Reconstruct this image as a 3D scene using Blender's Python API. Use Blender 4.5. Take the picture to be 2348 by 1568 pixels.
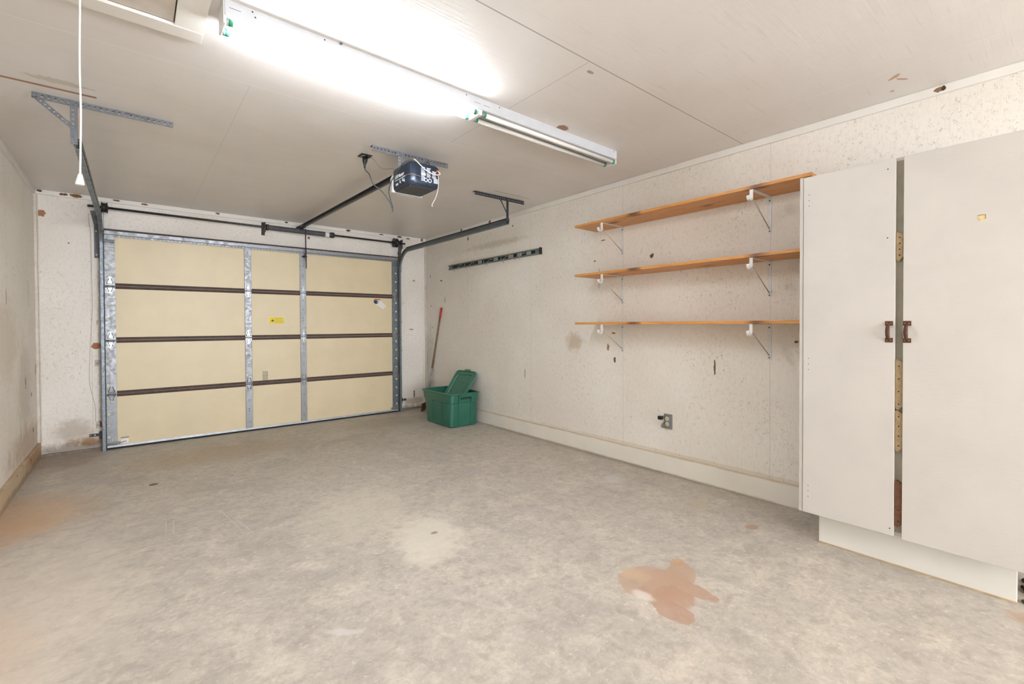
import bpy, bmesh, math, random
from mathutils import Vector, Matrix
random.seed(7)
R = math.radians
sc = bpy.context.scene
for o in list(bpy.data.objects): bpy.data.objects.remove(o)
COL = sc.collection
W, H = 4.03, 2.468          # room width, ceiling height; back wall y=0, right wall x=0

# ------------------------------------------------------------------ camera
cd = bpy.data.cameras.new('camera'); cam = bpy.data.objects.new('camera', cd); COL.objects.link(cam)
cd.sensor_fit = 'HORIZONTAL'; cd.sensor_width = 36.0
cd.lens = 1058.02/2348*36
cd.shift_y = -(784-758.78)/2348
cd.clip_start = 0.05
yaw, pitch, roll = 0.688, -0.0131, 0.0043
fwd = Vector((math.sin(yaw)*math.cos(pitch), math.cos(yaw)*math.cos(pitch), math.sin(pitch)))
rgt = Vector((math.cos(yaw), -math.sin(yaw), 0)); upv = rgt.cross(fwd)
r2 = rgt*math.cos(roll)-upv*math.sin(roll); u2 = rgt*math.sin(roll)+upv*math.cos(roll)
m = Matrix((r2, u2, -fwd)).transposed().to_4x4(); m.translation = Vector((-3.3415, -6.0431, 1.2073))
cam.matrix_world = m
sc.camera = cam
# ------------------------------------------------------------------ world fill light through the unseen rear, left open for it, exposure
wd = bpy.data.worlds.new('daylight'); sc.world = wd; wd.use_nodes = True
wd.node_tree.nodes['Background'].inputs[0].default_value = (.88, .935, 1.0, 1)
wd.node_tree.nodes['Background'].inputs[1].default_value = 9.6
TUBE = 104.0
sc.view_settings.view_transform = 'Standard'; sc.view_settings.look = 'None'
sc.view_settings.exposure = 0.36; sc.view_settings.gamma = 1.0
sc.view_settings.use_curve_mapping = False

# ------------------------------------------------------------------ material helpers
def srgb(h):
    v = [int(h[i:i+2], 16)/255 for i in (0, 2, 4)]
    return tuple(x/12.92 if x <= .04045 else ((x+.055)/1.055)**2.4 for x in v)+(1,)
class N:
    def __init__(s, name, rough=.6, metal=0, spec=.5):
        s.m = bpy.data.materials.new(name); s.m.use_nodes = True; s.t = s.m.node_tree
        s.b = s.t.nodes['Principled BSDF']; s.b.inputs['Roughness'].default_value = rough
        s.b.inputs['Metallic'].default_value = metal
        s.b.inputs['Specular IOR Level'].default_value = spec
        s.co = s.n('ShaderNodeTexCoord').outputs['Object']
    def n(s, k, **kw):
        x = s.t.nodes.new(k)
        for a, b in kw.items(): setattr(x, a, b)
        return x
    def put(s, sock, v):
        if hasattr(v, 'node'): s.t.links.new(v, sock)
        else: sock.default_value = v
    def noise(s, scale, detail=4, rough=.55, vec=None, dist=0, stretch=None):
        v = vec or s.co
        if stretch:
            mp = s.n('ShaderNodeMapping'); s.put(mp.inputs[0], v); mp.inputs['Scale'].default_value = stretch; v = mp.outputs[0]
        x = s.n('ShaderNodeTexNoise'); s.put(x.inputs['Vector'], v)
        x.inputs['Scale'].default_value = scale; x.inputs['Detail'].default_value = detail
        x.inputs['Roughness'].default_value = rough; x.inputs['Distortion'].default_value = dist
        return x.outputs['Fac']
    def vor(s, scale, vec=None, rnd=1):
        x = s.n('ShaderNodeTexVoronoi'); s.put(x.inputs['Vector'], vec or s.co); x.inputs['Scale'].default_value = scale
        x.inputs['Randomness'].default_value = rnd
        return x.outputs['Distance']
    def math(s, op, a, b=0.0, c=0.0, clamp=False):
        x = s.n('ShaderNodeMath', operation=op, use_clamp=clamp); s.put(x.inputs[0], a); s.put(x.inputs[1], b); s.put(x.inputs[2], c)
        return x.outputs[0]
    def rng(s, v, a, b, c=0.0, d=1.0, smooth=True):
        x = s.n('ShaderNodeMapRange', interpolation_type='SMOOTHSTEP' if smooth else 'LINEAR')
        s.put(x.inputs['Value'], v)
        for k, q in zip(('From Min', 'From Max', 'To Min', 'To Max'), (a, b, c, d)): x.inputs[k].default_value = q
        return x.outputs[0]
    def mix(s, f, a, b, mode='MIX'):
        x = s.n('ShaderNodeMix', data_type='RGBA', blend_type=mode); s.put(x.inputs[0], f); s.put(x.inputs[6], a); s.put(x.inputs[7], b)
        return x.outputs[2]
    def ell(s, c, r, rot=(0, 0, 0), nz=None, amp=.6, soft=.25):
        mp = s.n('ShaderNodeMapping', vector_type='TEXTURE'); s.put(mp.inputs[0], s.co)
        mp.inputs['Location'].default_value = c; mp.inputs['Rotation'].default_value = rot; mp.inputs['Scale'].default_value = r
        l = s.n('ShaderNodeVectorMath', operation='LENGTH'); s.put(l.inputs[0], mp.outputs[0]); v = l.outputs['Value']
        if nz is not None: v = s.math('MULTIPLY_ADD', s.math('SUBTRACT', nz, .5), amp*2, v)
        return s.rng(v, 1+soft, 1-soft)
    def sep(s):
        if not hasattr(s, '_s'):
            x = s.n('ShaderNodeSeparateXYZ'); s.put(x.inputs[0], s.co); s._s = x.outputs
        return s._s
    def line(s, ax, v, w, wob=None):
        a = s.sep()['XYZ'.index(ax)]
        if wob is not None: a = s.math('MULTIPLY_ADD', wob, .004, a)
        return s.rng(s.math('ABSOLUTE', s.math('SUBTRACT', a, v)), w*1.6, w*.6)
    def mx(s, *a):
        r = a[0]
        for b in a[1:]: r = s.math('MAXIMUM', r, b)
        return r
    def bump(s, h, st=.3, dist=.01):
        x = s.n('ShaderNodeBump'); s.put(x.inputs['Height'], h); x.inputs['Strength'].default_value = st; x.inputs['Distance'].default_value = dist
        s.put(s.b.inputs['Normal'], x.outputs[0])
    def col(s, v): s.put(s.b.inputs['Base Color'], v); return s
def plain(name, hexc, rough=.5, metal=0, var=.12, scale=18, spec=.5):
    g = N(name, rough, metal, spec); c = srgb(hexc); d = tuple(x*(1-var*2) for x in c[:3])+(1,)
    g.col(g.mix(g.rng(g.noise(scale, 5), .3, .75), c, d)); return g.m
M = {}
# painted strand board of the walls
def wall_mat(name, base, dark, spots, seams=(), dirt=()):
    g = N(name, .62, spec=.25)
    big = g.noise(1.3, 5); nz = g.noise(38, 3); nz2 = g.noise(14, 3, .6)
    c = g.mix(g.rng(big, .3, .7), srgb(base), srgb(dark))
    ridge = g.math('ABSOLUTE', g.math('SUBTRACT', g.noise(46, 2, .5, dist=1.0, stretch=(1, 1, .55)), .5))
    sp = g.rng(g.noise(36, 3), .45, .60)
    ln = g.math('MULTIPLY', g.rng(ridge, .020, .006), sp)
    patch = g.rng(g.noise(2.2, 2), .38, .62, .35, 1)
    c = g.mix(g.math('MULTIPLY', g.math('MULTIPLY', ln, patch), .62), c, srgb('9a8e80'))
    c = g.mix(g.math('MULTIPLY', g.rng(g.noise(70, 3, .6, stretch=(1, 1, .3)), .45, .75), .14), c, srgb('b5a898'))
    dots = g.math('MULTIPLY', g.rng(g.vor(24), .065, .03), g.rng(g.noise(5, 2), .55, .6))
    c = g.mix(g.math('MULTIPLY', dots, .7), c, srgb('5a4434'))
    for ax, v in seams: c = g.mix(g.math('MULTIPLY', g.line(ax, v, .0022, nz2), .24), c, srgb('8c7f6e'))
    for (p, r, hx, am) in dirt: c = g.mix(g.math('MULTIPLY', g.ell(p, r, nz=nz2, amp=.8, soft=.5), am), c, srgb(hx))
    for (p, r, hx) in spots: c = g.mix(g.math('MULTIPLY', g.ell(p, r, nz=nz, amp=.9, soft=.12), .92), c, srgb(hx))
    g.col(c)
    g.bump(g.math('ADD', g.math('MULTIPLY', ln, -.6), g.noise(55, 3)), .35, .004)
    return g.m
M['wall_back'] = wall_mat('painted_strand_board_back', 'efe8df', 'e6ddd3',
    [((-3.98, 0, 2.256), (.03, .2, .028), '9a6238'), ((-3.616, 0, 1.02), (.035, .2, .032), '9c5a28'), ((-1.637, 0, 2.30), (.014, .2, .018), '7d5a44'),
     ((-3.60, 0, .255), (.018, .2, .035), '8a4a38'), ((-.202, 0, 1.85), (.02, .2, .016), 'b58a5c'), ((-.21, 0, .22), (.012, .2, .06), '77684f'),
     ((-.25, 0, 1.15), (.03, .2, .008), '8d8478'), ((-3.80, 0, 2.0), (.006, .2, .006), '33271f'), ((-.44, 0, 2.22), (.01, .2, .03), '6b4a34')],
    seams=[('X', -3.648), ('X', -.70), ('X', -.055)],
    dirt=[((-3.67, 0, .10), (.12, .3, .04), '9c6a34', .8), ((-3.75, 0, .03), (.4, .3, .07), '6b5642', .65), ((-.2, 0, .12), (.16, .3, .05), '8c7446', .5), ((-.2, 0, .0), (.35, .3, .06), '5c4a3a', .6), ((-3.79, 0, .22), (.12, .3, .1), 'a08e78', .5), ((-3.585, 0, .9), (.016, .3, 1.1), '8f7a5a', .5)])
M['wall_right'] = wall_mat('painted_strand_board_right', 'eee8df', 'e6ded3',
    [((0, -3.813, 1.778), (.2, .017, .017), '4f4030'), ((0, -3.429, .89), (.2, .012, .024), '4a3a2a'), ((0, -3.355, 1.0), (.2, .012, .035), '8d6a3c'),
     ((0, -4.351, .885), (.2, .008, .05), '6f5434'), ((0, -1.096, 2.319), (.2, .02, .022), '9a6f58'), ((0, -.121, 1.916), (.2, .008, .025), '2e2722'),
     ((0, -.135, 1.486), (.2, .01, .01), '5f5040'), ((0, -.427, 1.83), (.2, .03, .008), '57493a'), ((0, -.174, 1.18), (.2, .008, .012), '3c3128'),
     ((0, -.52, 1.56), (.2, .006, .05), '6e6050'), ((0, -3.30, 1.98), (.2, .022, .006), '6f6456'), ((0, -3.20, 1.80), (.2, .014, .006), '54483c'),
     ((0, -3.42, 1.13), (.2, .022, .006), '5c4c3a'), ((0, -2.2, .67), (.2, .008, .05), '9c917e'), ((0, -3.25, 1.62), (.2, .006, .1), 'b3a794'),
     ((0, -2.0, 2.33), (.2, .01, .012), '6b5744'), ((0, -4.9, 1.09), (.2, .012, .01), '5b4a38')],
    seams=[('Y', -3.518), ('Y', -4.735), ('Y', -2.30), ('Y', -1.08)],
    dirt=[((0, -2.94, 1.04), (.3, .10, .08), 'b9a184', .6), ((0, -.1, .5), (.3, .12, .6), '8d8172', .35), ((0, -.25, .16), (.3, .35, .09), '6f6252', .45),
          ((0, -1.67, 2.17), (.3, .55, .035), 'b3a78f', .35), ((0, -4.2, .165), (.3, 1.6, .012), 'c8b48e', .4)])
M['wall_left'] = wall_mat('painted_strand_board_left', 'f2ebe1', 'e9e1d6',
    [((-W, -.55, .75), (.2, .02, .05), '76634d'), ((-W, -.35, 1.5), (.2, .006, .12), '7d6f5f'), ((-W, -.28, .62), (.2, .02, .02), '4b3d30'),
     ((-W, -.22, .30), (.2, .02, .025), '40342a'), ((-W, -1.25, 1.42), (.2, .01, .06), '75685a'), ((-W, -.02, .82), (.2, .05, .05), 'b8925c')],
    seams=[('Y', -1.22)],
    dirt=[((-W, -.5, .25), (.3, .7, .12), 'b08d66', .5), ((-W, -1.3, 1.1), (.3, .4, .25), 'bfa27c', .3), ((-W, -.6, .7), (.3, .25, .35), 'a8957e', .3)])
def trim_mat(name, base, spots=(), dirt=(), rough=.45):
    g = N(name, rough, spec=.35); nz = g.noise(60, 3); nz2 = g.noise(9, 4)
    c = g.mix(g.rng(g.noise(3, 4), .35, .75), srgb(base), tuple(x*.93 for x in srgb(base)[:3])+(1,))
    for (p, r, hx, am) in dirt: c = g.mix(g.math('MULTIPLY', g.ell(p, r, nz=nz2, amp=.9, soft=.5), am), c, srgb(hx))
    for (p, r, hx) in spots: c = g.mix(g.ell(p, r, nz=nz, amp=.8, soft=.1), c, srgb(hx))
    g.col(c); g.bump(g.noise(30, 4, stretch=(1, 1, 6)), .15, .004); return g.m
M['crown'] = trim_mat('painted_crown_trim', 'e9e4dc',
    [((-3.83, -.02, 2.45), (.03, .1, .012), '6c4526'), ((-3.74, -.02, 2.45), (.045, .1, .016), '7a4a26'), ((-3.99, -.02, 2.455), (.02, .1, .01), '4a2c1a'),
     ((-3.45, -.02, 2.455), (.03, .1, .008), '5f3d24'), ((-3.23, -.02, 2.452), (.025, .1, .012), '7d5636'), ((-2.6, -.02, 2.452), (.02, .1, .01), '6c4c33'),
     ((-1.15, -.02, 2.45), (.03, .1, .014), '5a3425'), ((-.7, -.02, 2.45), (.03, .1, .007), '4a3426'), ((-.43, -.02, 2.45), (.035, .1, .012), '4e3424'), ((-.30, -.02, 2.44), (.03, .1, .008), '43301f'),
     ((-1.9, -.02, 2.452), (.02, .1, .009), '5d4936'), ((-.08, -.02, 2.45), (.014, .1, .03), '6b4d33'),
     ((-.02, -.97, 2.447), (.1, .02, .013), '5f5040'), ((-.02, -1.59, 2.445), (.1, .025, .016), '6e5a40'), ((-.02, -5.585, 2.448), (.1, .026, .013), '86684c'), ((-.02, -5.60, 2.446), (.1, .01, .012), '4b3626')])
M['base_right'] = trim_mat('painted_base_trim', 'e9e2d6', dirt=[((-.02, -3, .155), (.2, 3, .012), 'b8935c', .5), ((-.02, -3, .0), (.2, 4, .012), 'a08a6a', .4)])
M['base_left'] = trim_mat('stained_base_trim', 'c9b496', spots=[((-W+.02, -.55, .10), (.1, .02, .02), '5c452e'), ((-W+.02, -1.15, .12), (.1, .012, .01), '4a3826')],
    dirt=[((-W+.02, -.25, .10), (.2, .5, .10), 'a88257', .8), ((-W+.02, -1.2, .16), (.2, 1.5, .02), 'a8743c', .6), ((-W+.02, -.8, .02), (.2, 1.2, .03), '86684a', .6)])
# ceiling: painted plywood sheets
g = N('painted_plywood_ceiling', .36, spec=.55)
c = g.mix(g.rng(g.noise(1.1, 4), .3, .7), srgb('e0dad4'), srgb('d8d0c9'))
grain = g.noise(60, 4, .6, stretch=(.05, 1, 1), dist=.3)
nz = g.noise(40, 3)
c = g.mix(g.math('MULTIPLY', g.rng(grain, .58, .75), .22), c, srgb('a79c90'))
wb = g.noise(3, 3)
s1 = g.mx(g.line('Y', -3.30, .002, wb)); c = g.mix(g.math('MULTIPLY', s1, .7), c, srgb('efeae2'))
dk = g.mx(g.line('Y', -4.56, .0028, wb))
c = g.mix(g.math('MULTIPLY', dk, .7), c, srgb('7a6c5e'))
xs = g.math('MULTIPLY', g.line('X', -1.632, .002, wb), g.rng(g.sep()[1], -3.3, -3.31)); xs = g.math('MULTIPLY', xs, g.rng(g.sep()[1], -4.56, -4.55))
c = g.mix(g.math('MULTIPLY', xs, .5), c, srgb('86796a'))
x2 = g.math('MULTIPLY', g.line('X', -2.85, .002, wb), g.rng(g.sep()[1], -3.3, -3.29)); c = g.mix(g.math('MULTIPLY', x2, .22), c, srgb('8d8174'))
x3 = g.math('MULTIPLY', g.line('X', -.40, .002, wb), g.rng(g.sep()[1], -4.55, -4.56)); c = g.mix(g.math('MULTIPLY', x3, .45), c, srgb('eee9e0'))
x4 = g.line('Y', -2.08, .0016, wb); c = g.mix(g.math('MULTIPLY', x4, .2), c, srgb('8d8174'))
for p, r, rot, hx, am in [((-1.20, -3.955, H), (.045, .035, 1), 0, '8a5f3c', 1), ((-.311, -5.45, H), (.035, .012, 1), .8, 'b5874e', .9), ((-.26, -5.47, H), (.03, .008, 1), -.6, 'a8794a', .8),
        ((-.138, -5.408, H), (.014, .010, 1), 0, 'b89a72', .8), ((-3.62, -2.72, H), (.13, .03, 1), .02, 'b2a58c', .55), ((-1.56, -4.50, H), (.02, .012, 1), 0, '93775c', .8)]:
    c = g.mix(g.math('MULTIPLY', g.ell(p, r, (0, 0, rot), nz, .7, .15), am), c, srgb(hx))
# bare wood showing where a strip of paint came off
for x0, x1, y0, w in [(-3.90, -3.481, -2.612, .011), (-.707, -.265, -2.578, .004)]:
    k = g.math('MULTIPLY', g.line('Y', y0, w, wb), g.math('MULTIPLY', g.rng(g.sep()[0], x0-.004, x0+.004), g.rng(g.sep()[0], x1+.004, x1-.004)))
    c = g.mix(g.math('MULTIPLY', k, .95), c, srgb('9a5a28'))
g.col(c); g.bump(g.math('ADD', grain, g.math('MULTIPLY', g.noise(22, 3), .6)), .22, .006); M['ceiling'] = g.m
# concrete floor
g = N('stained_concrete', .55, spec=.35)
big = g.noise(.9, 6, .6); mid = g.noise(4.5, 6, .65, dist=.4); fine = g.noise(38, 4, .7); edge2 = g.noise(7, 6, .62)
c = g.mix(g.rng(big, .33, .67), srgb('c8beb1'), srgb('b8afa4'))
c = g.mix(g.rng(mid, .42, .7), c, srgb('d4c8b8'))
c = g.mix(g.math('MULTIPLY', g.rng(g.noise(2.1, 6, .7, dist=.8), .50, .70), .65), c, srgb('a69e93'))
c = g.mix(g.math('MULTIPLY', g.rng(g.noise(9, 6, .7, dist=.5, stretch=(1.0, .7, 1)), .52, .72), .55), c, srgb('dfd5c6'))
c = g.mix(g.math('MULTIPLY', g.rng(g.noise(14, 7, .75, dist=.3), .46, .64), .5), c, srgb('9c9388'))
c = g.mix(g.math('MULTIPLY', g.rng(g.noise(30, 6, .75, dist=.6, stretch=(1, 1.5, 1)), .54, .66), .5), c, srgb('e4dccf'))
c = g.mix(g.rng(fine, .3, .75, 0, .38), c, srgb('968c7f'))
st = [((-3.85, -1.75, 0), (.26, .42, 1), .25, 'c9a27a', .55, .55), ((-3.95, -2.05, 0), (.22, .28, 1), 0, 'c9a07a', .55, .5), ((-3.80, -3.55, 0), (.16, .35, 1), 0, 'cfa985', .4, .5),
      ((-1.48, -4.79, 0), (.14, .15, 1), 0, 'b89a84', .8, .08), ((-1.31, -4.85, 0), (.15, .07, 1), .45, 'b79880', .8, .08), ((-1.38, -4.95, 0), (.05, .11, 1), -.1, 'b4907a', .8, .08), ((-1.59, -4.95, 0), (.06, .14, 1), -.2, 'b28e78', .8, .08), ((-1.22, -4.775, 0), (.045, .035, 1), .3, 'bf9a74', .7, .1), ((-1.43, -4.87, 0), (.14, .10, 1), .4, 'b89a84', .8, .12), ((-1.50, -4.93, 0), (.09, .08, 1), .4, 'b5917b', .8, .12),
      ((-1.60, -4.84, 0), (.03, .05, 1), 0, 'e2d9cc', .7, .4), ((-1.48, -4.70, 0), (.05, .07, 1), .3, 'ccb08f', .6, .4),
      ((-2.05, -3.72, 0), (.17, .30, 1), -.5, 'ded4c2', .7, .35), ((-2.2, -3.1, 0), (.3, .45, 1), -.6, 'd8ccb8', .4, .5), ((-3.7, -3.2, 0), (.35, .8, 1), 0, 'dccdbd', .5, .5),
      ((-3.23, -1.583, 0), (.03, .035, 1), 0, '5e5142', .9, .2), ((-2.0, -3.69, 0), (.02, .014, 1), 0, '8d8266', .9, .2), ((-.51, -4.84, 0), (.04, .03, 1), 0, 'ab8468', .7, .3),
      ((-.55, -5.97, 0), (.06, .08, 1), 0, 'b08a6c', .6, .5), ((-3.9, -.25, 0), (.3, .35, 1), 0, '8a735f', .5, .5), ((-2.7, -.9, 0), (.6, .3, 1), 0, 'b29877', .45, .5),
      ((-.45, -3.75, 0), (.09, .06, 1), .8, 'c8c4c0', .6, .4), ((-.42, -4.45, 0), (.12, .05, 1), .7, 'c0b499', .6, .4), ((-2.72, -4.22, 0), (.07, .02, 1), -.7, 'd2cac2', .7, .3),
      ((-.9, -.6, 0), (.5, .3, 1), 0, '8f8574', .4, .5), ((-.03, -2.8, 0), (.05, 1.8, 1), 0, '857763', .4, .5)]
for p, r, rot, hx, am, sf in st:
    c = g.mix(g.math('MULTIPLY', g.ell(p, r, (0, 0, rot), edge2, .8, sf), am), c, srgb(hx))
specks = g.math('MULTIPLY', g.rng(g.vor(9), .036, .022), g.rng(g.noise(3, 2), .48, .55)); c = g.mix(g.math('MULTIPLY', specks, .85), c, srgb('e8dfd0'))
dsp = g.math('MULTIPLY', g.rng(g.vor(23), .05, .03), g.rng(g.noise(6, 2), .55, .6)); c = g.mix(g.math('MULTIPLY', dsp, .6), c, srgb('6c6254'))
scr = g.mx(*[g.math('MULTIPLY', g.ell((x, y, 0), (.003, l, 1), (0, 0, a), g.noise(60, 2), .6, .4), .55) for x, y, l, a in
      [(-3.20, -2.58, .14, -.05), (-3.165, -2.60, .15, -.05), (-2.88, -2.75, .24, .12), (-2.84, -2.83, .25, .16), (-3.03, -2.47, .16, 1.45), (-2.30, -3.0, .22, .1)]])
c = g.mix(scr, c, srgb('cfc9c4'))
g.col(c); g.put(g.b.inputs['Roughness'], g.rng(mid, .3, .7, .42, .62)); g.bump(g.math('ADD', fine, g.math('MULTIPLY', mid, .8)), .25, .004); M['floor'] = g.m
# metals etc.
def galv(name, a, b, rough=.38, scale=45):
    g = N(name, rough, .65); g.col(g.mix(g.rng(g.noise(scale*1.6, 4, .7), .3, .75), srgb(a), srgb(b)))
    g.put(g.b.inputs['Roughness'], g.rng(g.noise(scale*.7, 3), .3, .7, rough-.08, rough+.14)); return g.m
M['galv'] = galv('galvanised_steel', '97979a', '838486', .42)
M['galv_dull'] = galv('dull_galvanised_steel', '77777a', '626266', .6)
M['zinc'] = galv('bright_zinc_hinge', 'b4b8bb', '96999d', .3)  # hinge steel lightened to paint in bright highlights on the upper left hinges
M['track'] = galv('grey_track_steel', '8b9299', '5f676e', .4)
M['dark_steel'] = galv('dark_oiled_steel', '4a4d52', '2e3034', .45)
M['spring'] = plain('dark_spring_steel', '6a6b70', .5, .4)
M['rusty'] = plain('rusty_steel', '665a52', .7, .4, .3, 60)
M['rust_plate'] = plain('rusted_door_pull', '6a4636', .75, .3, .3, 120)
M['rail_black'] = plain('blue_black_rail_steel', '3d4046', .35, .5)
M['black'] = plain('black_plastic', '17181b', .4)
M['black_metal'] = plain('black_painted_metal', '1d1d20', .45)
M['navy'] = plain('navy_housing_steel', '26303f', .28, .15)
M['underside'] = plain('dull_grey_underside', '4a4b50', .55)
M['lens'] = plain('frosted_lens_plastic', 'e6e4e0', .35)
M['white_paint'] = plain('white_enamel', 'e9e8e6', .35, 0, .03)
M['fixture'] = plain('white_fixture_enamel', 'c2c2c4', .38, 0, .03)
M['bracket'] = plain('white_bracket_enamel', 'dddbd8', .4, 0, .05)
M['tube_off'] = plain('unlit_phosphor_tube', 'e2ddd6', .22, 0, .02)
M['green_cap'] = plain('green_lamp_end', '2f8f66', .4)
M['silver'] = plain('pale_cap', 'bfc4c4', .3, .6)
M['cream'] = plain('cream_door_skin', 'decca8', .42, 0, .035, 3)
M['brown'] = plain('brown_section_rail', '54423c', .75, 0, .15, 30)
M['seal'] = plain('black_rubber_seal', '141416', .7)
M['seal_rail'] = plain('pale_aluminium_retainer', 'c9ccd0', .35, .6)
M['yellow'] = plain('yellow_label', 'e8cf35', .5, 0, .05)
M['ink'] = plain('dark_ink', '4a4436', .6)
M['grey_ink'] = plain('grey_ink', '9b958f', .6)
M['label_white'] = plain('white_label_paper', 'eeeae6', .4, 0, .03)
M['label_red'] = plain('red_label_print', 'd23a2a', .5)
M['label_blue'] = plain('navy_label_print', '27344f', .5)
M['label_sky'] = plain('pale_blue_label_print', 'a8b7cf', .5)
M['letter'] = plain('white_lettering', 'dfe2e6', .5, 0, .02)
M['hole'] = plain('dark_cavity', '1b1712', .9)
M['wire_brown'] = plain('brown_bell_wire', '7a5c4a', .6)
M['wire_white'] = plain('cream_wire', 'e8dccb', .6)
M['wire_red'] = plain('pinkish_wire', 'b98c84', .6)
M['cord_grey'] = plain('dark_grey_cord', '3c4046', .45)
M['cord_white'] = plain('white_pull_string', 'ece7e0', .7, 0, .04)
M['red_grip'] = plain('red_vinyl_grip', 'b3222e', .4)
M['pole_wood'] = plain('weathered_wood_pole', '8a735c', .75, 0, .25, 60)
M['pole_tape'] = plain('silver_worn_tape', 'a5a3a3', .5, .2, .2, 50)
M['pole_brown'] = plain('brown_painted_pole', '6f4a38', .7)
M['blade'] = plain('rusty_reddish_blade', '7d5242', .8, .1, .2, 30)
M['sensor'] = plain('dark_green_black_metal', '1c2a26', .45)
M['sensor_box'] = plain('cream_wall_clip', 'cfc6b8', .6, 0, .15)
M['rail_lip'] = galv('weathered_holder_rail', '8f9794', '6b736f', .55)
M['rail_dark'] = plain('dark_navy_rail_inside', '1a2230', .5)
M['hook_clip'] = plain('pale_holder_clip', 'a9aaa2', .5, .1, .2, 90)
M['cab'] = trim_mat('white_painted_hardboard', 'c8c2ba', dirt=[((-.52, -5.8, 1.0), (.3, .15, .5), 'ddd0c4', .35), ((-.52, -5.47, 1.16), (.3, .06, .05), 'd8c9b6', .6)], rough=.4)
M['plinth'] = trim_mat('rough_painted_plinth', 'dcd8cf', spots=[((-.417, -5.83, .03), (.1, .012, .006), '4a3a28'), ((-.417, -5.27, .07), (.1, .006, .012), 'b8a98c')], dirt=[((-.417, -5.5, .0), (.1, .6, .015), 'b7a488', .7)])
M['post'] = plain('grey_white_cabinet_stile', '9b9484', .6, 0, .08)  # colour darkened for the shade in the gap between the doors
M['chip'] = plain('bare_tan_mortise', '9c8462', .8, 0, .15, 60)
M['chip_rust'] = plain('rust_stained_mortise', '6f4a32', .85, 0, .2, 60)
M['tape'] = plain('aged_masking_tape', 'dfc68c', .6, 0, .15, 80)
M['tape_edge'] = plain('brown_tape_edge', '9a7a4c', .7)
M['dirt_brown'] = plain('brown_dry_debris', '5c4026', .95, 0, .3, 60)
M['plate_grey'] = plain('grey_cover_plate', '96979a', .4, .5, .08)
M['ivory'] = plain('ivory_receptacle', 'e4dfc4', .4)
M['plug_grey'] = plain('grey_brown_plug', '8a857a', .5)
g = N('green_tote_plastic', .38); g.col(g.mix(g.rng(g.noise(6, 5), .35, .75), srgb('26614f'), srgb('2f6b5a')))
g.b.inputs['Coat Weight'].default_value = .1; M['tote'] = g.m
g = N('faded_green_lid_plastic', .5); nzl = g.noise(25, 4)
g.col(g.mix(g.rng(nzl, .5, .8, 0, .6), srgb('3f7560'), srgb('5f8a74'))); M['lid'] = g.m
# pine shelves
g = N('orange_pine', .42, spec=.4)
gr = g.noise(7, 5, .6, stretch=(9, .55, 9), dist=.8)
c = g.mix(g.rng(gr, .35, .68), srgb('dc9f5c'), srgb('c58643'))
c = g.mix(g.math('MULTIPLY', g.rng(g.noise(26, 3, .5, stretch=(7, .3, 7)), .55, .75), .35), c, srgb('a5672f'))
wv = g.noise(22, 3)
for p, r in [((-.29, .16, 0), (.035, .06, .2)), ((-.28, -.77, 0), (.035, .06, .2)), ((-.20, .42, 0), (.03, .06, .2)), ((-.12, -.35, 0), (.02, .04, .2))]:
    c = g.mix(g.math('MULTIPLY', g.ell(p, r, (0, 0, 0), wv, .6, .6), .8), c, srgb('5a3216'))
g.col(c); g.bump(gr, .08, .002); M['pine'] = g.m
# lamps: the lit tubes
g = N('lit_fluorescent_tube', .3); g.col(srgb('ffffff'))
g.b.inputs['Emission Color'].default_value = (.85, .93, 1.02, 1); g.b.inputs['Emission Strength'].default_value = TUBE; M['tube_on'] = g.m

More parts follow.
